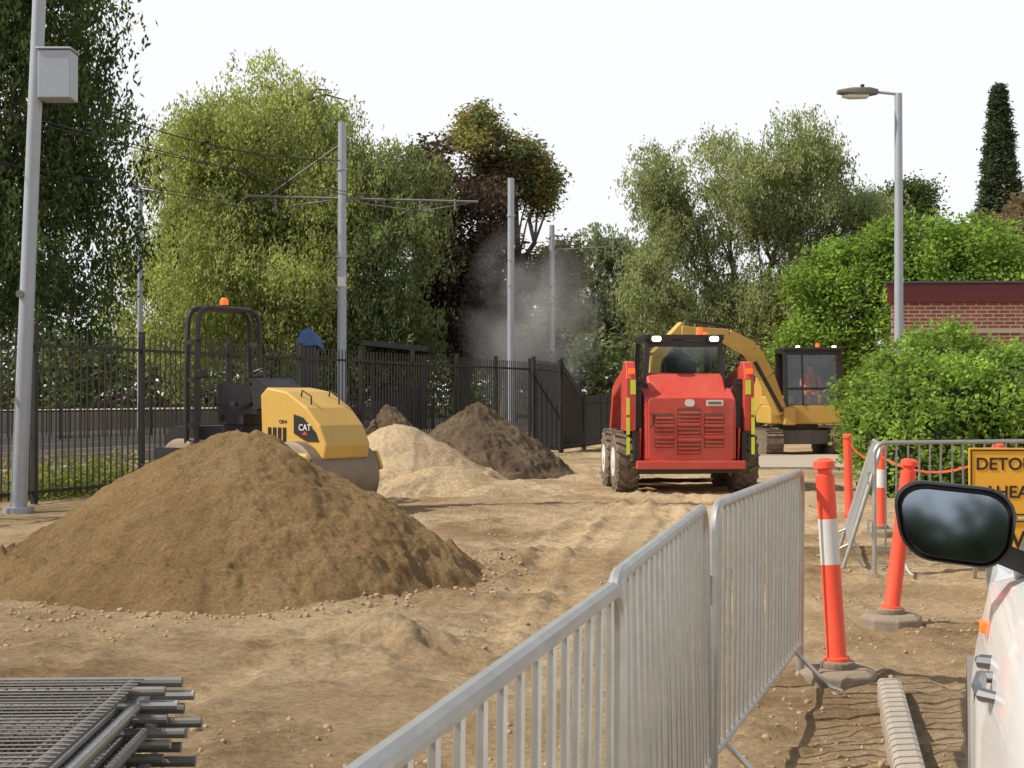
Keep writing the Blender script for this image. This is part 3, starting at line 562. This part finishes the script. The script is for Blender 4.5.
# ---------------------------------------------------------------- people
def person(name,parent,loc,rz,shirt):
    V=[(0,0,0),(0,-.02,.18),(0,-.03,.38),(0,-.02,.50),(0,.0,.57),(0,.02,.66),(0,.03,.74),
       (.17,-.03,.46),(.25,.05,.24),(.19,.30,.18),(.18,.37,.17),(-.17,-.03,.46),(-.25,.05,.24),(-.19,.30,.18),(-.18,.37,.17),
       (.1,.02,-.0),(.14,.42,.04),(.14,.50,-.38),(.14,.62,-.42),(-.1,.02,-.0),(-.14,.42,.04),(-.14,.50,-.38),(-.14,.62,-.42)]
    R=[.15,.14,.16,.11,.055,.10,.09,.075,.05,.038,.035,.075,.05,.038,.035,.10,.07,.05,.04,.10,.07,.05,.04]
    E=[(0,1),(1,2),(2,3),(3,4),(4,5),(5,6),(3,7),(7,8),(8,9),(9,10),(3,11),(11,12),(12,13),(13,14),(0,15),(15,16),(16,17),(17,18),(0,19),(19,20),(20,21),(21,22)]
    me=bpy.data.meshes.new('body'); me.from_pydata(V,E,[]); o=bpy.data.objects.new('operator_body',me); scene.collection.objects.link(o)
    me.materials.append(shirt); s=o.modifiers.new('skin','SKIN'); 
    for i,d in enumerate(me.skin_vertices[0].data): d.radius=(R[i],R[i]*.85); d.use_root=(i==0)
    o.modifiers.new('sub','SUBSURF').levels=1; o.modifiers['sub'].render_levels=1; o.parent=parent; o.location=loc; o.rotation_euler=(0,0,rz)
    mb=MB(); mb.loft([[ (.085*math.sin(ph)*math.cos(t*math.pi/6),.01+.1*math.sin(ph)*math.sin(t*math.pi/6),.69-.125*math.cos(ph)) for t in range(12)] for ph in [math.pi*i/9 for i in range(1,9)]]); mb.box((0,.115,.68),(.025,.03,.05)); h=mb.obj('head',M['skin'],o,smooth=True)
    mb=MB(); mb.loft([[ (.1*math.sin(ph)*math.cos(t*math.pi/6),.0+.115*math.sin(ph)*math.sin(t*math.pi/6),.70-.13*math.cos(ph)) for t in range(12)] for ph in [math.pi*(.5+.5*i/6) for i in range(0,6)]]); mb.obj('hat',M['navy'],o,smooth=True)
    return o
# ---------------------------------------------------------------- skid steer loader (rear faces -Y)
e=empty('skid_steer_loader',(PX(683,21.9),21.9,0),math.radians(3),1.0); s=e
def wheel(mbt,mbr,cx,cy,cz,r,w,lugs=18):
    secs=[]
    for xx,rr in((-w/2,r*.55),(-w/2,r*.86),(-w*.4,r*.97),(0,r),(w*.4,r*.97),(w/2,r*.86),(w/2,r*.55)):
        secs.append([(cx+xx,cy+rr*math.cos(a*math.pi/14),cz+rr*math.sin(a*math.pi/14)) for a in range(28)])
    mbt.loft(secs)
    for i in range(lugs):
        a=2*math.pi*i/lugs
        for sx in(-1,1):
            an=a+(math.pi/lugs if sx>0 else 0); mbt.box((cx+sx*w*.25,cy+math.cos(an)*r*1.0,cz+math.sin(an)*r*1.0),(w*.5,.05,.06),Euler((an-math.pi/2,0,0)).to_matrix()@Euler((0,0,sx*.5)).to_matrix())
    mbr.cyl((cx-w*.52,cy,cz),(cx+w*.52,cy,cz),r*.5,n=20); mbr.cyl((cx-w*.56,cy,cz),(cx+w*.56,cy,cz),r*.2,n=12)
mt=MB(); mr=MB()
for sx in(-1,1):
    for yy in(0.0,1.25): wheel(mt,mr,sx*.92,yy-.02,.46,.46,.36)
mt.obj('tyres',M['rubber'],s,smooth=True); mr.obj('rims',M['white'],s,smooth=True)
mb=MB(); mb.box((0,.55,.66),(1.42,2.2,.5)); mb.prism([(-.62,.46),(-.66,.54),(-.66,1.30),(-.60,1.46),(-.3,1.60),(.1,1.64),(.1,.46)],-.70,.70); mb.prism([(-.5,1.46),(-.1,1.84),(.4,1.86),(.4,1.46)],-.60,.60)
mb.obj('engine_body',M['red'],s,bevel=.03)
mb=MB(); mb.box((0,-.66,.44),(1.66,.16,.13)); mb.obj('rear_bumper',M['red'],s,bevel=.015); mb=MB(); mb.box((0,-.60,.35),(1.5,.1,.07)); mb.obj('under_guard',M['black'],s)
mb=MB(); mb.prism(rrect(1.30,.98,.08,4,0,.97),-.70,-.655,axis='y'); mb.obj('rear_door',M['red'],s,bevel=.012)
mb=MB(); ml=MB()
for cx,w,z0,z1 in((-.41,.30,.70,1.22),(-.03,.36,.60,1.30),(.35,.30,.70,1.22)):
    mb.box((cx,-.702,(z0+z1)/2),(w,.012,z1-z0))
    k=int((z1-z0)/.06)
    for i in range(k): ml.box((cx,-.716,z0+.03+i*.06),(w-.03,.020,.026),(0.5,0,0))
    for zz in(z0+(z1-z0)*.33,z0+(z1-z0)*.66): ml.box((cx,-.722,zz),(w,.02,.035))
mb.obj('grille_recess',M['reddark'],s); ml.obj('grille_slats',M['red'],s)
mb=MB(); mb.box((.36,-.71,1.38),(.26,.01,.09)); mb.obj('number_plate',M['white'],s); mb=MB(); mb.prism(rrect(.15,.11,.05,4,-.02,1.38),-.712,-.70,axis='y'); mb.obj('badge',M['white'],s)
mb=MB(); mb.box((.36,-.717,1.38),(.2,.004,.04)); mb.obj('plate_text',M['grey'],s)
mb=MB(); mb.tube([(-.62,-.72,1.02),(-.58,-.75,1.05),(-.58,-.75,1.2),(-.62,-.72,1.23)],.012,6); mb.obj('door_latch',M['ink'],s)
mb=MB(); mk=MB(); mh=MB(); ma=MB()
for sx in(-1,1):
    mb.prism([(-.62,.95),(-.66,1.75),(-.55,2.0),(-.3,2.02),(-.05,1.6),(.0,.95)],sx*.83,sx*.98)
    mb.prism([(-.55,.5),(-.62,1.0),(0.0,1.0),(.1,.5)],sx*.74,sx*.78)
    mb.beam((sx*.9,-.45,1.9),(sx*.88,1.3,1.55),.13,.2); mb.beam((sx*.88,1.3,1.55),(sx*.86,2.0,.6),.13,.2); mb.beam((sx*.74,-.4,1.35),(sx*.74,.9,1.05),.06,.12)
    mk.cyl((sx*.76,-.5,1.70),(sx*.76,.9,.9),.045); mk.prism([(-.64,.5),(-.66,.95),(-.4,.95),(-.4,.5)],sx*.79,sx*.86); mk.prism([(-.5,1.0),(-.5,1.75),(-.3,1.75),(-.3,1.0)],sx*.72,sx*.82)
    for z0,z1 in((.60,.86),(.9,1.16),(1.2,1.46)): mh.box((sx*.955,-.668 if z0>.9 else -.672,(z0+z1)/2),(.05,.012,z1-z0))
    mh.box((sx*.88,-.672,1.62),(.08,.01,.22)); ma.box((sx*.9,-.665,1.86),(.10,.05,.08)); 
mb.obj('lift_arms',M['red'],s,bevel=.015); mk.obj('cylinders',M['black'],s); mh.obj('reflective_strips',M['hivis'],s); ma.obj('tail_lamps',M['amber'],s,bevel=.01)
mb=MB()
for sx in(-1,1):
    mb.beam((sx*.62,-.12,1.6),(sx*.56,-.05,2.38),.08,.08); mb.beam((sx*.62,1.15,.9),(sx*.56,1.0,2.36),.08,.08); mb.beam((sx*.57,-.08,2.36),(sx*.57,1.03,2.36),.08,.08)
    for i in range(5): mb.beam((sx*.61,.1+i*.18,1.65),(sx*.585,.1+i*.18,2.3),.012,.02)
mb.box((0,.48,2.40),(1.24,1.25,.08)); mb.box((0,-.10,2.30),(1.1,.06,.10)); mb.box((0,.6,1.35),(1.15,1.1,.5)); mb.obj('cab_frame',M['black'],s,bevel=.015)
mb=MB(); mb.box((0,-.10,2.02),(1.08,.012,.5)); mb.obj('rear_window',M['glass'],s)
mb=MB(); mb.box((0,.25,1.75),(.5,.14,.55)); mb.box((0,.42,1.6),(.5,.45,.12)); mb.obj('seat',M['black'],s,bevel=.03)
person('operator',s,(0,.45,1.62),0,M['navy'])
mb=MB(); ml=MB()
for sx in(-1,1): mb.box((sx*.45,-.17,2.37),(.19,.09,.12)); ml.prism(rrect(.14,.08,.03,3,sx*.45,2.37),-.222,-.216,axis='y')
mb.obj('light_housings',M['black'],s,bevel=.01); ml.obj('work_lights',M['lampon'],s)
mb=MB(); mb.cyl((.28,.1,2.44),(.28,.1,2.56),.06,.05,12); mb.cyl((.42,.3,2.44),(.42,.3,2.5),.045,.04,12); mb.obj('beacon',M['amber'],s,smooth=True)
mb=MB(); mb.prism([(2.0,.15),(2.9,.1),(2.9,.14),(2.2,.25),(2.05,.85),(2.0,.85)],-.98,.98); mb.obj('bucket',M['steelblade'],s,bevel=.01)
# ---------------------------------------------------------------- excavator
e=empty('excavator',(PX(798,35.6),35.6,0),0); s=e
def track(mb,cx,w,L,h,y0):
    pts=[]; r=h/2
    for i in range(9): a=-math.pi/2-math.pi*i/8; pts.append((y0-L/2+r+r*math.cos(a),r+r*math.sin(a)))
    for i in range(9): a=math.pi/2-math.pi*i/8; pts.append((y0+L/2-r+r*math.cos(a),r+r*math.sin(a)))
    mb.prism(pts,cx-w/2,cx+w/2)
    for i in range(int(L/.15)):
        for z in(h+.01,-.0): mb.box((cx,y0-L/2+.12+i*.15,z),(w,.05,.04))
    for i in range(5):
        a=math.pi/2+math.pi*(i+.5)/5
        for yc,sg in((y0-L/2+r,1),(y0+L/2-r,-1)): mb.box((cx,yc+sg*(r+.01)*math.cos(a),r+(r+.01)*math.sin(a)),(w,.05,.05),(sg*a,0,0))
mb=MB(); track(mb,-.82,.42,2.6,.62,0); track(mb,.82,.42,2.6,.62,0); mb.obj('tracks',M['rubber'],s)
mb=MB(); mb.box((0,0,.45),(1.3,1.5,.35)); mb.cyl((0,0,.6),(0,0,.78),.5); mb.obj('undercarriage',M['grey'],s,bevel=.02)
mb=MB(); mb.prism([(-1.0,.78),(.98,.78),(1.0,1.2),(.1,1.25),(-1.0,1.25)],-.9,.9); mb.prism([(.2,1.25),(1.25,.9),(1.3,1.7),(.9,1.95),(.2,1.95)],-.92,.92); mb.box((-.6,-.3,1.35),(.6,1.3,.25)); mb.box((-.45,-1.1,.98),(.3,.35,.45))
mb.obj('upper_body',M['yellow'],s,bevel=.04)
mb=MB(); cx0,cx1=-.50,.86
for x in(cx0,cx1):
    mb.beam((x,-1.0,1.15),(x,-.85,2.55),.10,.09); mb.beam((x,.15,1.2),(x,.15,2.6),.10,.10); mb.beam((x,-.88,2.56),(x,.15,2.6),.09,.09)
cm=(cx0+cx1)/2; cw=cx1-cx0
mb.box((cm,-.92,1.22),(cw,.1,.14)); mb.box((cm,-.86,2.56),(cw,.08,.11)); mb.box((cm,.2,1.9),(cw,.05,1.3)); mb.box((cm,-.96,1.66),(cw,.05,.06)); mb.box((cx0+.42,-.93,1.9),(.05,.05,1.3),(-.11,0,0)); mb.obj('cab_frame',M['black'],s,bevel=.01)
mb=MB(); mb.box((cm,-.36,2.64),(cw+.12,1.2,.09)); mb.obj('cab_roof',M['black'],s,bevel=.03)
mb=MB(); mb.box((cm,-.93,1.9),(cw-.06,.01,1.3),(-.11,0,0)); mb.box((cx1,-.38,1.9),(.01,1.0,1.25)); mb.obj('windows',M['glass'],s)
mb=MB(); mb.box((.25,-.1,1.75),(.5,.15,.7)); mb.box((.25,-.3,1.4),(.5,.5,.2)); mb.obj('seat',M['black'],s,bevel=.03)
person('operator',s,(.25,-.32,1.52),math.pi,M['vest'])
mb=MB(); ml=MB()
for x in(-.2,.7): mb.box((x,-.9,2.68),(.14,.08,.1)); ml.box((x,-.945,2.68),(.1,.01,.07))
mb.obj('light_housings',M['black'],s); ml.obj('work_lights',M['lampon'],s)
mb=MB(); mb.cyl((.5,.0,2.68),(.5,.0,2.82),.06,.05,10); mb.obj('beacon',M['amber'],s)
def boomseg(mb,P,w):
    for i in range(len(P)-1):
        (x0,y0,z0,h0),(x1,y1,z1,h1)=P[i],P[i+1]; d=Vector((x1-x0,y1-y0,z1-z0)).normalized(); sd=d.cross(Vector((0,0,1))).normalized(); up=sd.cross(d)
        A=[Vector((x0,y0,z0))+sd*a*w/2+up*b*h0/2 for a,b in((-1,-1),(1,-1),(1,1),(-1,1))]; B=[Vector((x1,y1,z1))+sd*a*w/2+up*b*h1/2 for a,b in((-1,-1),(1,-1),(1,1),(-1,1))]
        mb.loft([A,B])
mb=MB(); boomseg(mb,[(-.65,-1.1,1.05,.28),(-1.05,-1.3,1.95,.36),(-1.45,-1.5,2.6,.38),(-2.1,-1.8,2.92,.34),(-3.3,-2.4,3.0,.26)],.24)
boomseg(mb,[(-3.2,-2.3,3.15,.25),(-3.9,-2.6,2.4,.30),(-4.1,-2.7,1.2,.2)],.22); mb.obj('boom',M['yellow'],s,bevel=.02)
mb=MB(); mb.cyl((-.7,-1.5,1.1),(-1.4,-1.75,2.3),.05); mb.cyl((-2.0,-1.75,3.15),(-3.1,-2.3,3.28),.045); mb.obj('hydraulic_rams',M['black'],s)
mb=MB(); mb.prism([(-3.1,.3),(-2.4,.3),(-2.3,.9),(-2.6,1.3),(-2.95,1.2),(-3.15,.7)],-4.35,-3.85); mb.obj('bucket',M['steelblade'],s,bevel=.02)
# ---------------------------------------------------------------- tandem roller
hd=Vector((.8,-.6)); rp=Vector((PX(224,19.0),19.0)); o_=rp+hd*.78; e=empty('tandem_roller',(o_.x,o_.y,0.0),math.atan2(hd.y,hd.x)-math.pi/2,1.0); s=e
RY=-.78; U=.10
mb=MB()
for yy in(-1.0,1.08):
    mb.tube([(-.6,yy,.46),(-.575,yy,.46),(.575,yy,.46),(.6,yy,.46)],[.40,.46,.46,.40],36)
mb.obj('drums',M['steelblade'],s,smooth=True)
mb=MB(); mb.prism([(.40,.62+U),(.36,1.40+U),(.48,1.50+U),(.85,1.44+U),(1.2,1.24+U),(1.42,1.02+U),(1.54,.78+U),(1.5,.60+U)],-.40,.40)
for sx in(-1,1): mb.prism([(.6,.44),(.7,.78),(1.45,.78),(1.55,.55),(1.1,.44)],sx*.61,sx*.66)
mb.obj('bodywork',M['yellow'],s,bevel=.09)
mb=MB(); mb.prism([(-1.5,.6+U),(-1.5,.85+U),(-1.3,.98+U),(-.95,.98+U),(-.8,.6+U)],-.40,.40)
for sx in(-1,1):
    mb.prism([(.98,.92+U),(.98,1.16+U),(1.14,1.12+U),(1.36,.94+U),(1.42,.82+U),(1.2,.82+U)],sx*.402,sx*.412); mb.prism([(-1.4,.44),(-1.4,.80),(-.6,.80),(-.6,.55),(-.9,.44)],sx*.61,sx*.66)
    for i in range(4): mb.box((sx*.408,.54+i*.09,.88+U),(.012,.05,.22))
    mb.tube([(sx*.25,.95,1.38+U),(sx*.25,.97,1.46+U),(sx*.25,1.13,1.38+U),(sx*.25,1.13,1.28+U)],.012,6)
mb.prism([(.38,1.25+U),(.14,1.2+U),(.05,1.50+U),(.22,1.62+U),(.42,1.50+U)],-.3,.3)
mb.box((0,-.25,.72+U),(1.0,1.3,.12)); mb.box((0,-.58,1.30+U),(.48,.14,.5),(.12,0,0)); mb.box((0,-.36,1.08+U),(.48,.46,.14)); mb.box((0,-.4,.88+U),(.35,.4,.3)); 
for sx in(-1,1): mb.box((sx*.3,-.38,1.28+U),(.06,.36,.05)); 
mb.box((0,1.05,.52),(1.1,.5,.1)); mb.obj('deck_seat_and_panels',M['black'],s,bevel=.025)
for sx in(1,-1): text('side_lettering','CAT',.11,(sx*.416,1.18,.99+U),(math.pi/2,0,sx*math.pi/2),M['white'],s); text('model_lettering','CB14',.06,(sx*.404,.78,1.06+U),(math.pi/2,0,sx*math.pi/2),M['ink'],s)
mb=MB(); mb.add([(.4165,1.13,.90+U),(.4165,1.23,.90+U),(.4165,1.18,.95+U)],[(0,1,2)]); mb.obj('badge_red',M['red'],s)
mb=MB(); mb.tube([(.18*math.cos(a*math.pi/8),.0+.16*math.sin(a*math.pi/8),1.70+U+.06*math.sin(a*math.pi/8)) for a in range(17)],.014,6); mb.cyl((0,.12,1.45+U),(0,.0,1.70+U),.025); mb.obj('steering_wheel',M['ink'],s,smooth=True)
mb=MB(); H=2.66
for yy in(RY+.10,RY-.10):
    c=.16; mb.tube([(-.56,yy,.75),(-.56,yy+.0,1.8),(-.54,yy,H-c),(-.54+c*.3,yy,H-c*.3),(-.54+c,yy,H),(.54-c,yy,H),(.54-c*.3,yy,H-c*.3),(.54,yy,H-c),(.56,yy,1.8),(.56,yy,.75)],.036,8)
for sx in(-1,1):
    for z in(1.1,1.7,2.2): mb.box((sx*.55,RY,z),(.05,.2,.06))
mb.box((0,RY,H),(.5,.2,.05)); mb.obj('rops_frame',M['black'],s,smooth=True)
mb=MB(); mb.box((.56,RY+.18,1.78),(.12,.1,.12)); mb.box((-.56,RY+.18,1.78),(.12,.1,.12)); mb.box((.56,RY+.15,2.25),(.09,.08,.08)); mb.box((-.35,RY-.2,1.3),(.28,.1,.35)); mb.obj('lamps_and_toolbox',M['black'],s,bevel=.02)
mb=MB(); mb.cyl((0,RY,H+.03),(0,RY,H+.06),.07); mb.obj('beacon_base',M['black'],s); mb=MB(); mb.tube([(0,RY,H+.06),(0,RY,H+.13),(0,RY,H+.16)],[.06,.055,.03],14); mb.obj('beacon',M['amber'],s,smooth=True)
mb=MB(); mb.prism(rrect(.20,.10,.01,2,0,.0),0,.01,axis='y'); pl=mb.obj('number_plate',M['white'],s); pl.location=(-.15,-.66,1.22); pl.rotation_euler=(0,0,math.pi); 
# ---------------------------------------------------------------- white car
th=math.atan(.316); a_=Vector((math.sin(th),math.cos(th))); r_=Vector((math.cos(th),-math.sin(th))); o_=a_*.5+r_*.035
e=empty('white_suv',(o_.x,o_.y,0),-th); s=e; HWc=.9
def sec(t,hw,zb,z0=.28):
    pts=[(-hw*.86,z0),(-hw*.97,z0+.06),(-hw*.995,.50),(-hw*.998,.62),(-hw,.72),(-hw*.985,.82),(-hw*.962,.90),(-hw*.945,.99),(-hw*.90,1.06 if zb>1.07 else zb-.025),(-hw*.84,zb),(-hw*.4,zb+.025)]
    pts=pts+[(-x,z) for x,z in pts[::-1]]; return [(HWc+x,t,z) for x,z in pts]
mb=MB(); mb.loft([sec(0,.78,.98,.42),sec(.08,.84,1.08,.34),sec(.3,.885,1.12),sec(.8,.9,1.12),sec(1.5,.9,1.12),sec(2.3,.9,1.11),sec(2.9,.9,1.09),sec(3.1,.9,1.07),sec(3.5,.895,1.03),sec(4.0,.87,.98),sec(4.3,.80,.92,.33),sec(4.45,.66,.82,.4),sec(4.5,.55,.74,.45)]); mb.obj('body',M['carwhite'],s,smooth=True,ang=50)
mb=MB()
def gsec(t,hb,ht,z0,z1): return [(HWc-hb,t,z0),(HWc-ht,t,z1),(HWc-ht*.5,t,z1+.03),(HWc+ht*.5,t,z1+.03),(HWc+ht,t,z1),(HWc+hb,t,z0)]
mb.loft([gsec(.12,.74,.70,1.08,1.12),gsec(.5,.76,.60,1.1,1.60),gsec(1.5,.77,.62,1.1,1.66),gsec(2.3,.77,.61,1.1,1.62),gsec(3.15,.76,.70,1.05,1.10)]); mb.obj('glasshouse',M['carglass'],s,smooth=True,ang=30)
mb=MB(); mb.loft([[(HWc-.60,t,z),(HWc-.58,t,z+.035),(HWc-.3,t,z+.06),(HWc+.3,t,z+.06),(HWc+.58,t,z+.035),(HWc+.60,t,z)] for t,z in((.45,1.59),(1.0,1.65),(1.5,1.66),(2.0,1.65),(2.35,1.61))])
for sx in(-1,1):
    mb.beam((HWc+sx*.61,2.33,1.61),(HWc+sx*.77,3.12,1.07),.06,.04); mb.beam((HWc+sx*.61,.5,1.6),(HWc+sx*.76,.2,1.1),.12,.05); mb.beam((HWc+sx*.625,1.4,1.64),(HWc+sx*.775,1.45,1.1),.03,.07)
mb.obj('roof_and_pillars',M['carwhite'],s,smooth=True)
mt=MB(); mr=MB()
for sx,xx in((-1,.12),(1,1.68)):
    for yy in(.85,3.6): wheel(mt,mr,xx,yy,.34,.34,.22,lugs=0)
mt.obj('tyres',M['rubber'],s,smooth=True); mr.obj('rims',M['chrome'],s,smooth=True)
mb=MB()
for yy in(.85,3.6):
    for x0,x1 in((-.004,.03),(1.77,1.804)):
        pts=[(yy+.43*math.cos(a*math.pi/14),.34+.43*math.sin(a*math.pi/14)) for a in range(-2,17)]+[(yy+.38*math.cos(a*math.pi/14),.34+.38*math.sin(a*math.pi/14)) for a in range(16,-3,-1)]
        n=len(pts)//2; sp=[[(x0,)+pts[i],(x1,)+pts[i],(x1,)+pts[-1-i],(x0,)+pts[-1-i]] for i in range(n)]; mb.loft(sp)
mb.obj('wheel_arch_trim',M['grey'],s,smooth=True)
mb=MB(); hx=.045
for y0 in(1.13,2.33): mb.tube([(hx+.005,y0,.92),(hx-.030,y0+.02,.922),(hx-.036,y0+.10,.922),(hx-.030,y0+.20,.922),(hx+.005,y0+.22,.92)],[.011,.014,.014,.014,.011],8)
mb.tube([(hx,2.70,.922),(hx-.026,2.705,.922),(hx-.030,2.73,.922)],[.016,.016,.010],8)
mb.obj('door_handles',M['chrome'],s,smooth=True)
mb=MB()
for yy,z1 in((.98,1.08),(2.0,1.1),(2.98,1.08)): mb.beam((.010,yy,.62),(.012,yy,.80),.010,.004)
mb.obj('door_gaps',M['ink'],s)
mb=MB(); mb.box((.032,3.15,.93),(.02,.07,.03)); mb.obj('indicator',M['amber'],s,bevel=.008)
msh=rrect(.262,.185,.07,6); 
def mir(px_,pz_): return px_*(1+.10*pz_/.09), pz_-.10*px_
msh=[mir(a,b) for a,b in msh]
mc=(-.035,2.93,1.2)
mb=MB(); mb.loft([[(mc[0]+x*k,mc[1]+yy,mc[2]+z*k) for x,z in msh] for yy,k in((-.02,.90),(-.035,.95),(-.025,1.0),(.03,.99),(.07,.9),(.10,.7),(.115,.4))]); mb.beam((mc[0]+.08,mc[1]+.02,mc[2]-.06),(mc[0]+.22,mc[1]+.06,mc[2]-.12),.07,.05); mb.obj('wing_mirror_housing',M['ink'],s,smooth=True,ang=50)
mb=MB(); n=len(msh); vs=[(x*.87,0,z*.82) for x,z in msh]; mb.add(vs,[tuple(range(n))]); g=mb.obj('mirror_glass',M['mirror'],s); g.location=(mc[0],mc[1]-.038,mc[2]); g.rotation_euler=(math.radians(-4),0,math.radians(-2))
# ---------------------------------------------------------------- dust cloud
m=bpy.data.materials.new('dust_volume'); m.use_nodes=True; nt=m.node_tree; N=nt.nodes; L=nt.links
N.remove(N['Principled BSDF']); vs=N.new('ShaderNodeVolumeScatter'); vs.inputs['Color'].default_value=(1,.98,.95,1); vs.inputs['Anisotropy'].default_value=.0
tc=N.new('ShaderNodeTexCoord'); nz=N.new('ShaderNodeTexNoise'); nz.inputs['Scale'].default_value=.6; nz.inputs['Detail'].default_value=4; L.new(tc.outputs['Object'],nz.inputs['Vector'])
gr=N.new('ShaderNodeVectorMath'); gr.operation='LENGTH'; mp=N.new('ShaderNodeMapping'); mp.inputs['Scale'].default_value=(1/2.4,1/1.8,1/3.6); L.new(tc.outputs['Object'],mp.inputs['Vector']); L.new(mp.outputs[0],gr.inputs[0])
fa=N.new('ShaderNodeMapRange'); fa.inputs[1].default_value=1.0; fa.inputs[2].default_value=.1; fa.inputs[3].default_value=0; fa.inputs[4].default_value=1; L.new(gr.outputs['Value'],fa.inputs[0])
nr=N.new('ShaderNodeMapRange'); nr.inputs[1].default_value=.38; nr.inputs[2].default_value=.68; nr.inputs[3].default_value=0; nr.inputs[4].default_value=.6; L.new(nz.outputs['Fac'],nr.inputs[0])
mu=N.new('ShaderNodeMath'); mu.operation='MULTIPLY'; L.new(fa.outputs[0],mu.inputs[0]); L.new(nr.outputs[0],mu.inputs[1]); L.new(mu.outputs[0],vs.inputs['Density']); L.new(vs.outputs[0],N['Material Output'].inputs['Volume'])
mb=MB(); mb.loft([[ (2.4*math.sin(ph)*math.cos(t*math.pi/10),1.8*math.sin(ph)*math.sin(t*math.pi/10),-3.6*math.cos(ph)) for t in range(20)] for ph in [math.pi*i/12 for i in range(1,12)]])
dc=mb.obj('dust_cloud',m); dc.location=(.6,44,3.7)
# ---------------------------------------------------------------- world / sun
EL=math.radians(49); AZ=math.radians(-100)
w=bpy.data.worlds.new('World'); scene.world=w; w.use_nodes=True; nt=w.node_tree; N=nt.nodes; L=nt.links; bg=N['Background']
sky=N.new('ShaderNodeTexSky'); sky.sky_type='NISHITA'; sky.sun_disc=False; sky.sun_elevation=EL; sky.sun_rotation=AZ; sky.dust_density=3; sky.air_density=1
tc=N.new('ShaderNodeTexCoord'); sp=N.new('ShaderNodeSeparateXYZ'); L.new(tc.outputs['Generated'],sp.inputs[0])
mr_=N.new('ShaderNodeMapRange'); mr_.inputs[1].default_value=0.28; mr_.inputs[2].default_value=0.7; mr_.inputs[3].default_value=0.97; mr_.inputs[4].default_value=0.15; L.new(sp.outputs[2],mr_.inputs[0])
mx=N.new('ShaderNodeMix'); mx.data_type='RGBA'; L.new(mr_.outputs[0],mx.inputs[0]); L.new(sky.outputs[0],mx.inputs[6]); mx.inputs[7].default_value=(10.0,10.2,10.4,1)
L.new(mx.outputs[2],bg.inputs['Color']); bg.inputs['Strength'].default_value=0.10
sl=bpy.data.lights.new('sun','SUN'); sl.energy=5.0; sl.angle=math.radians(.5); sl.color=(1,.93,.80); so=bpy.data.objects.new('sun',sl); scene.collection.objects.link(so)
dv=Vector((math.cos(EL)*math.sin(AZ),math.cos(EL)*math.cos(AZ),math.sin(EL))); so.rotation_euler=dv.to_track_quat('Z','Y').to_euler(); so.location=dv*50
cam=bpy.data.cameras.new('camera'); co=bpy.data.objects.new('camera',cam); scene.collection.objects.link(co); co.location=(0,0,CH); co.rotation_euler=(math.radians(90)+math.atan((HV-384)/F),0,0)
cam.sensor_width=36; cam.lens=36*F/1024; cam.clip_start=.05; cam.clip_end=3000; scene.camera=co
scene.view_settings.view_transform='Standard'; scene.view_settings.look='None'; scene.view_settings.exposure=0
print('polys',sum(len(o.data.polygons) for o in scene.objects if o.type=='MESH'))
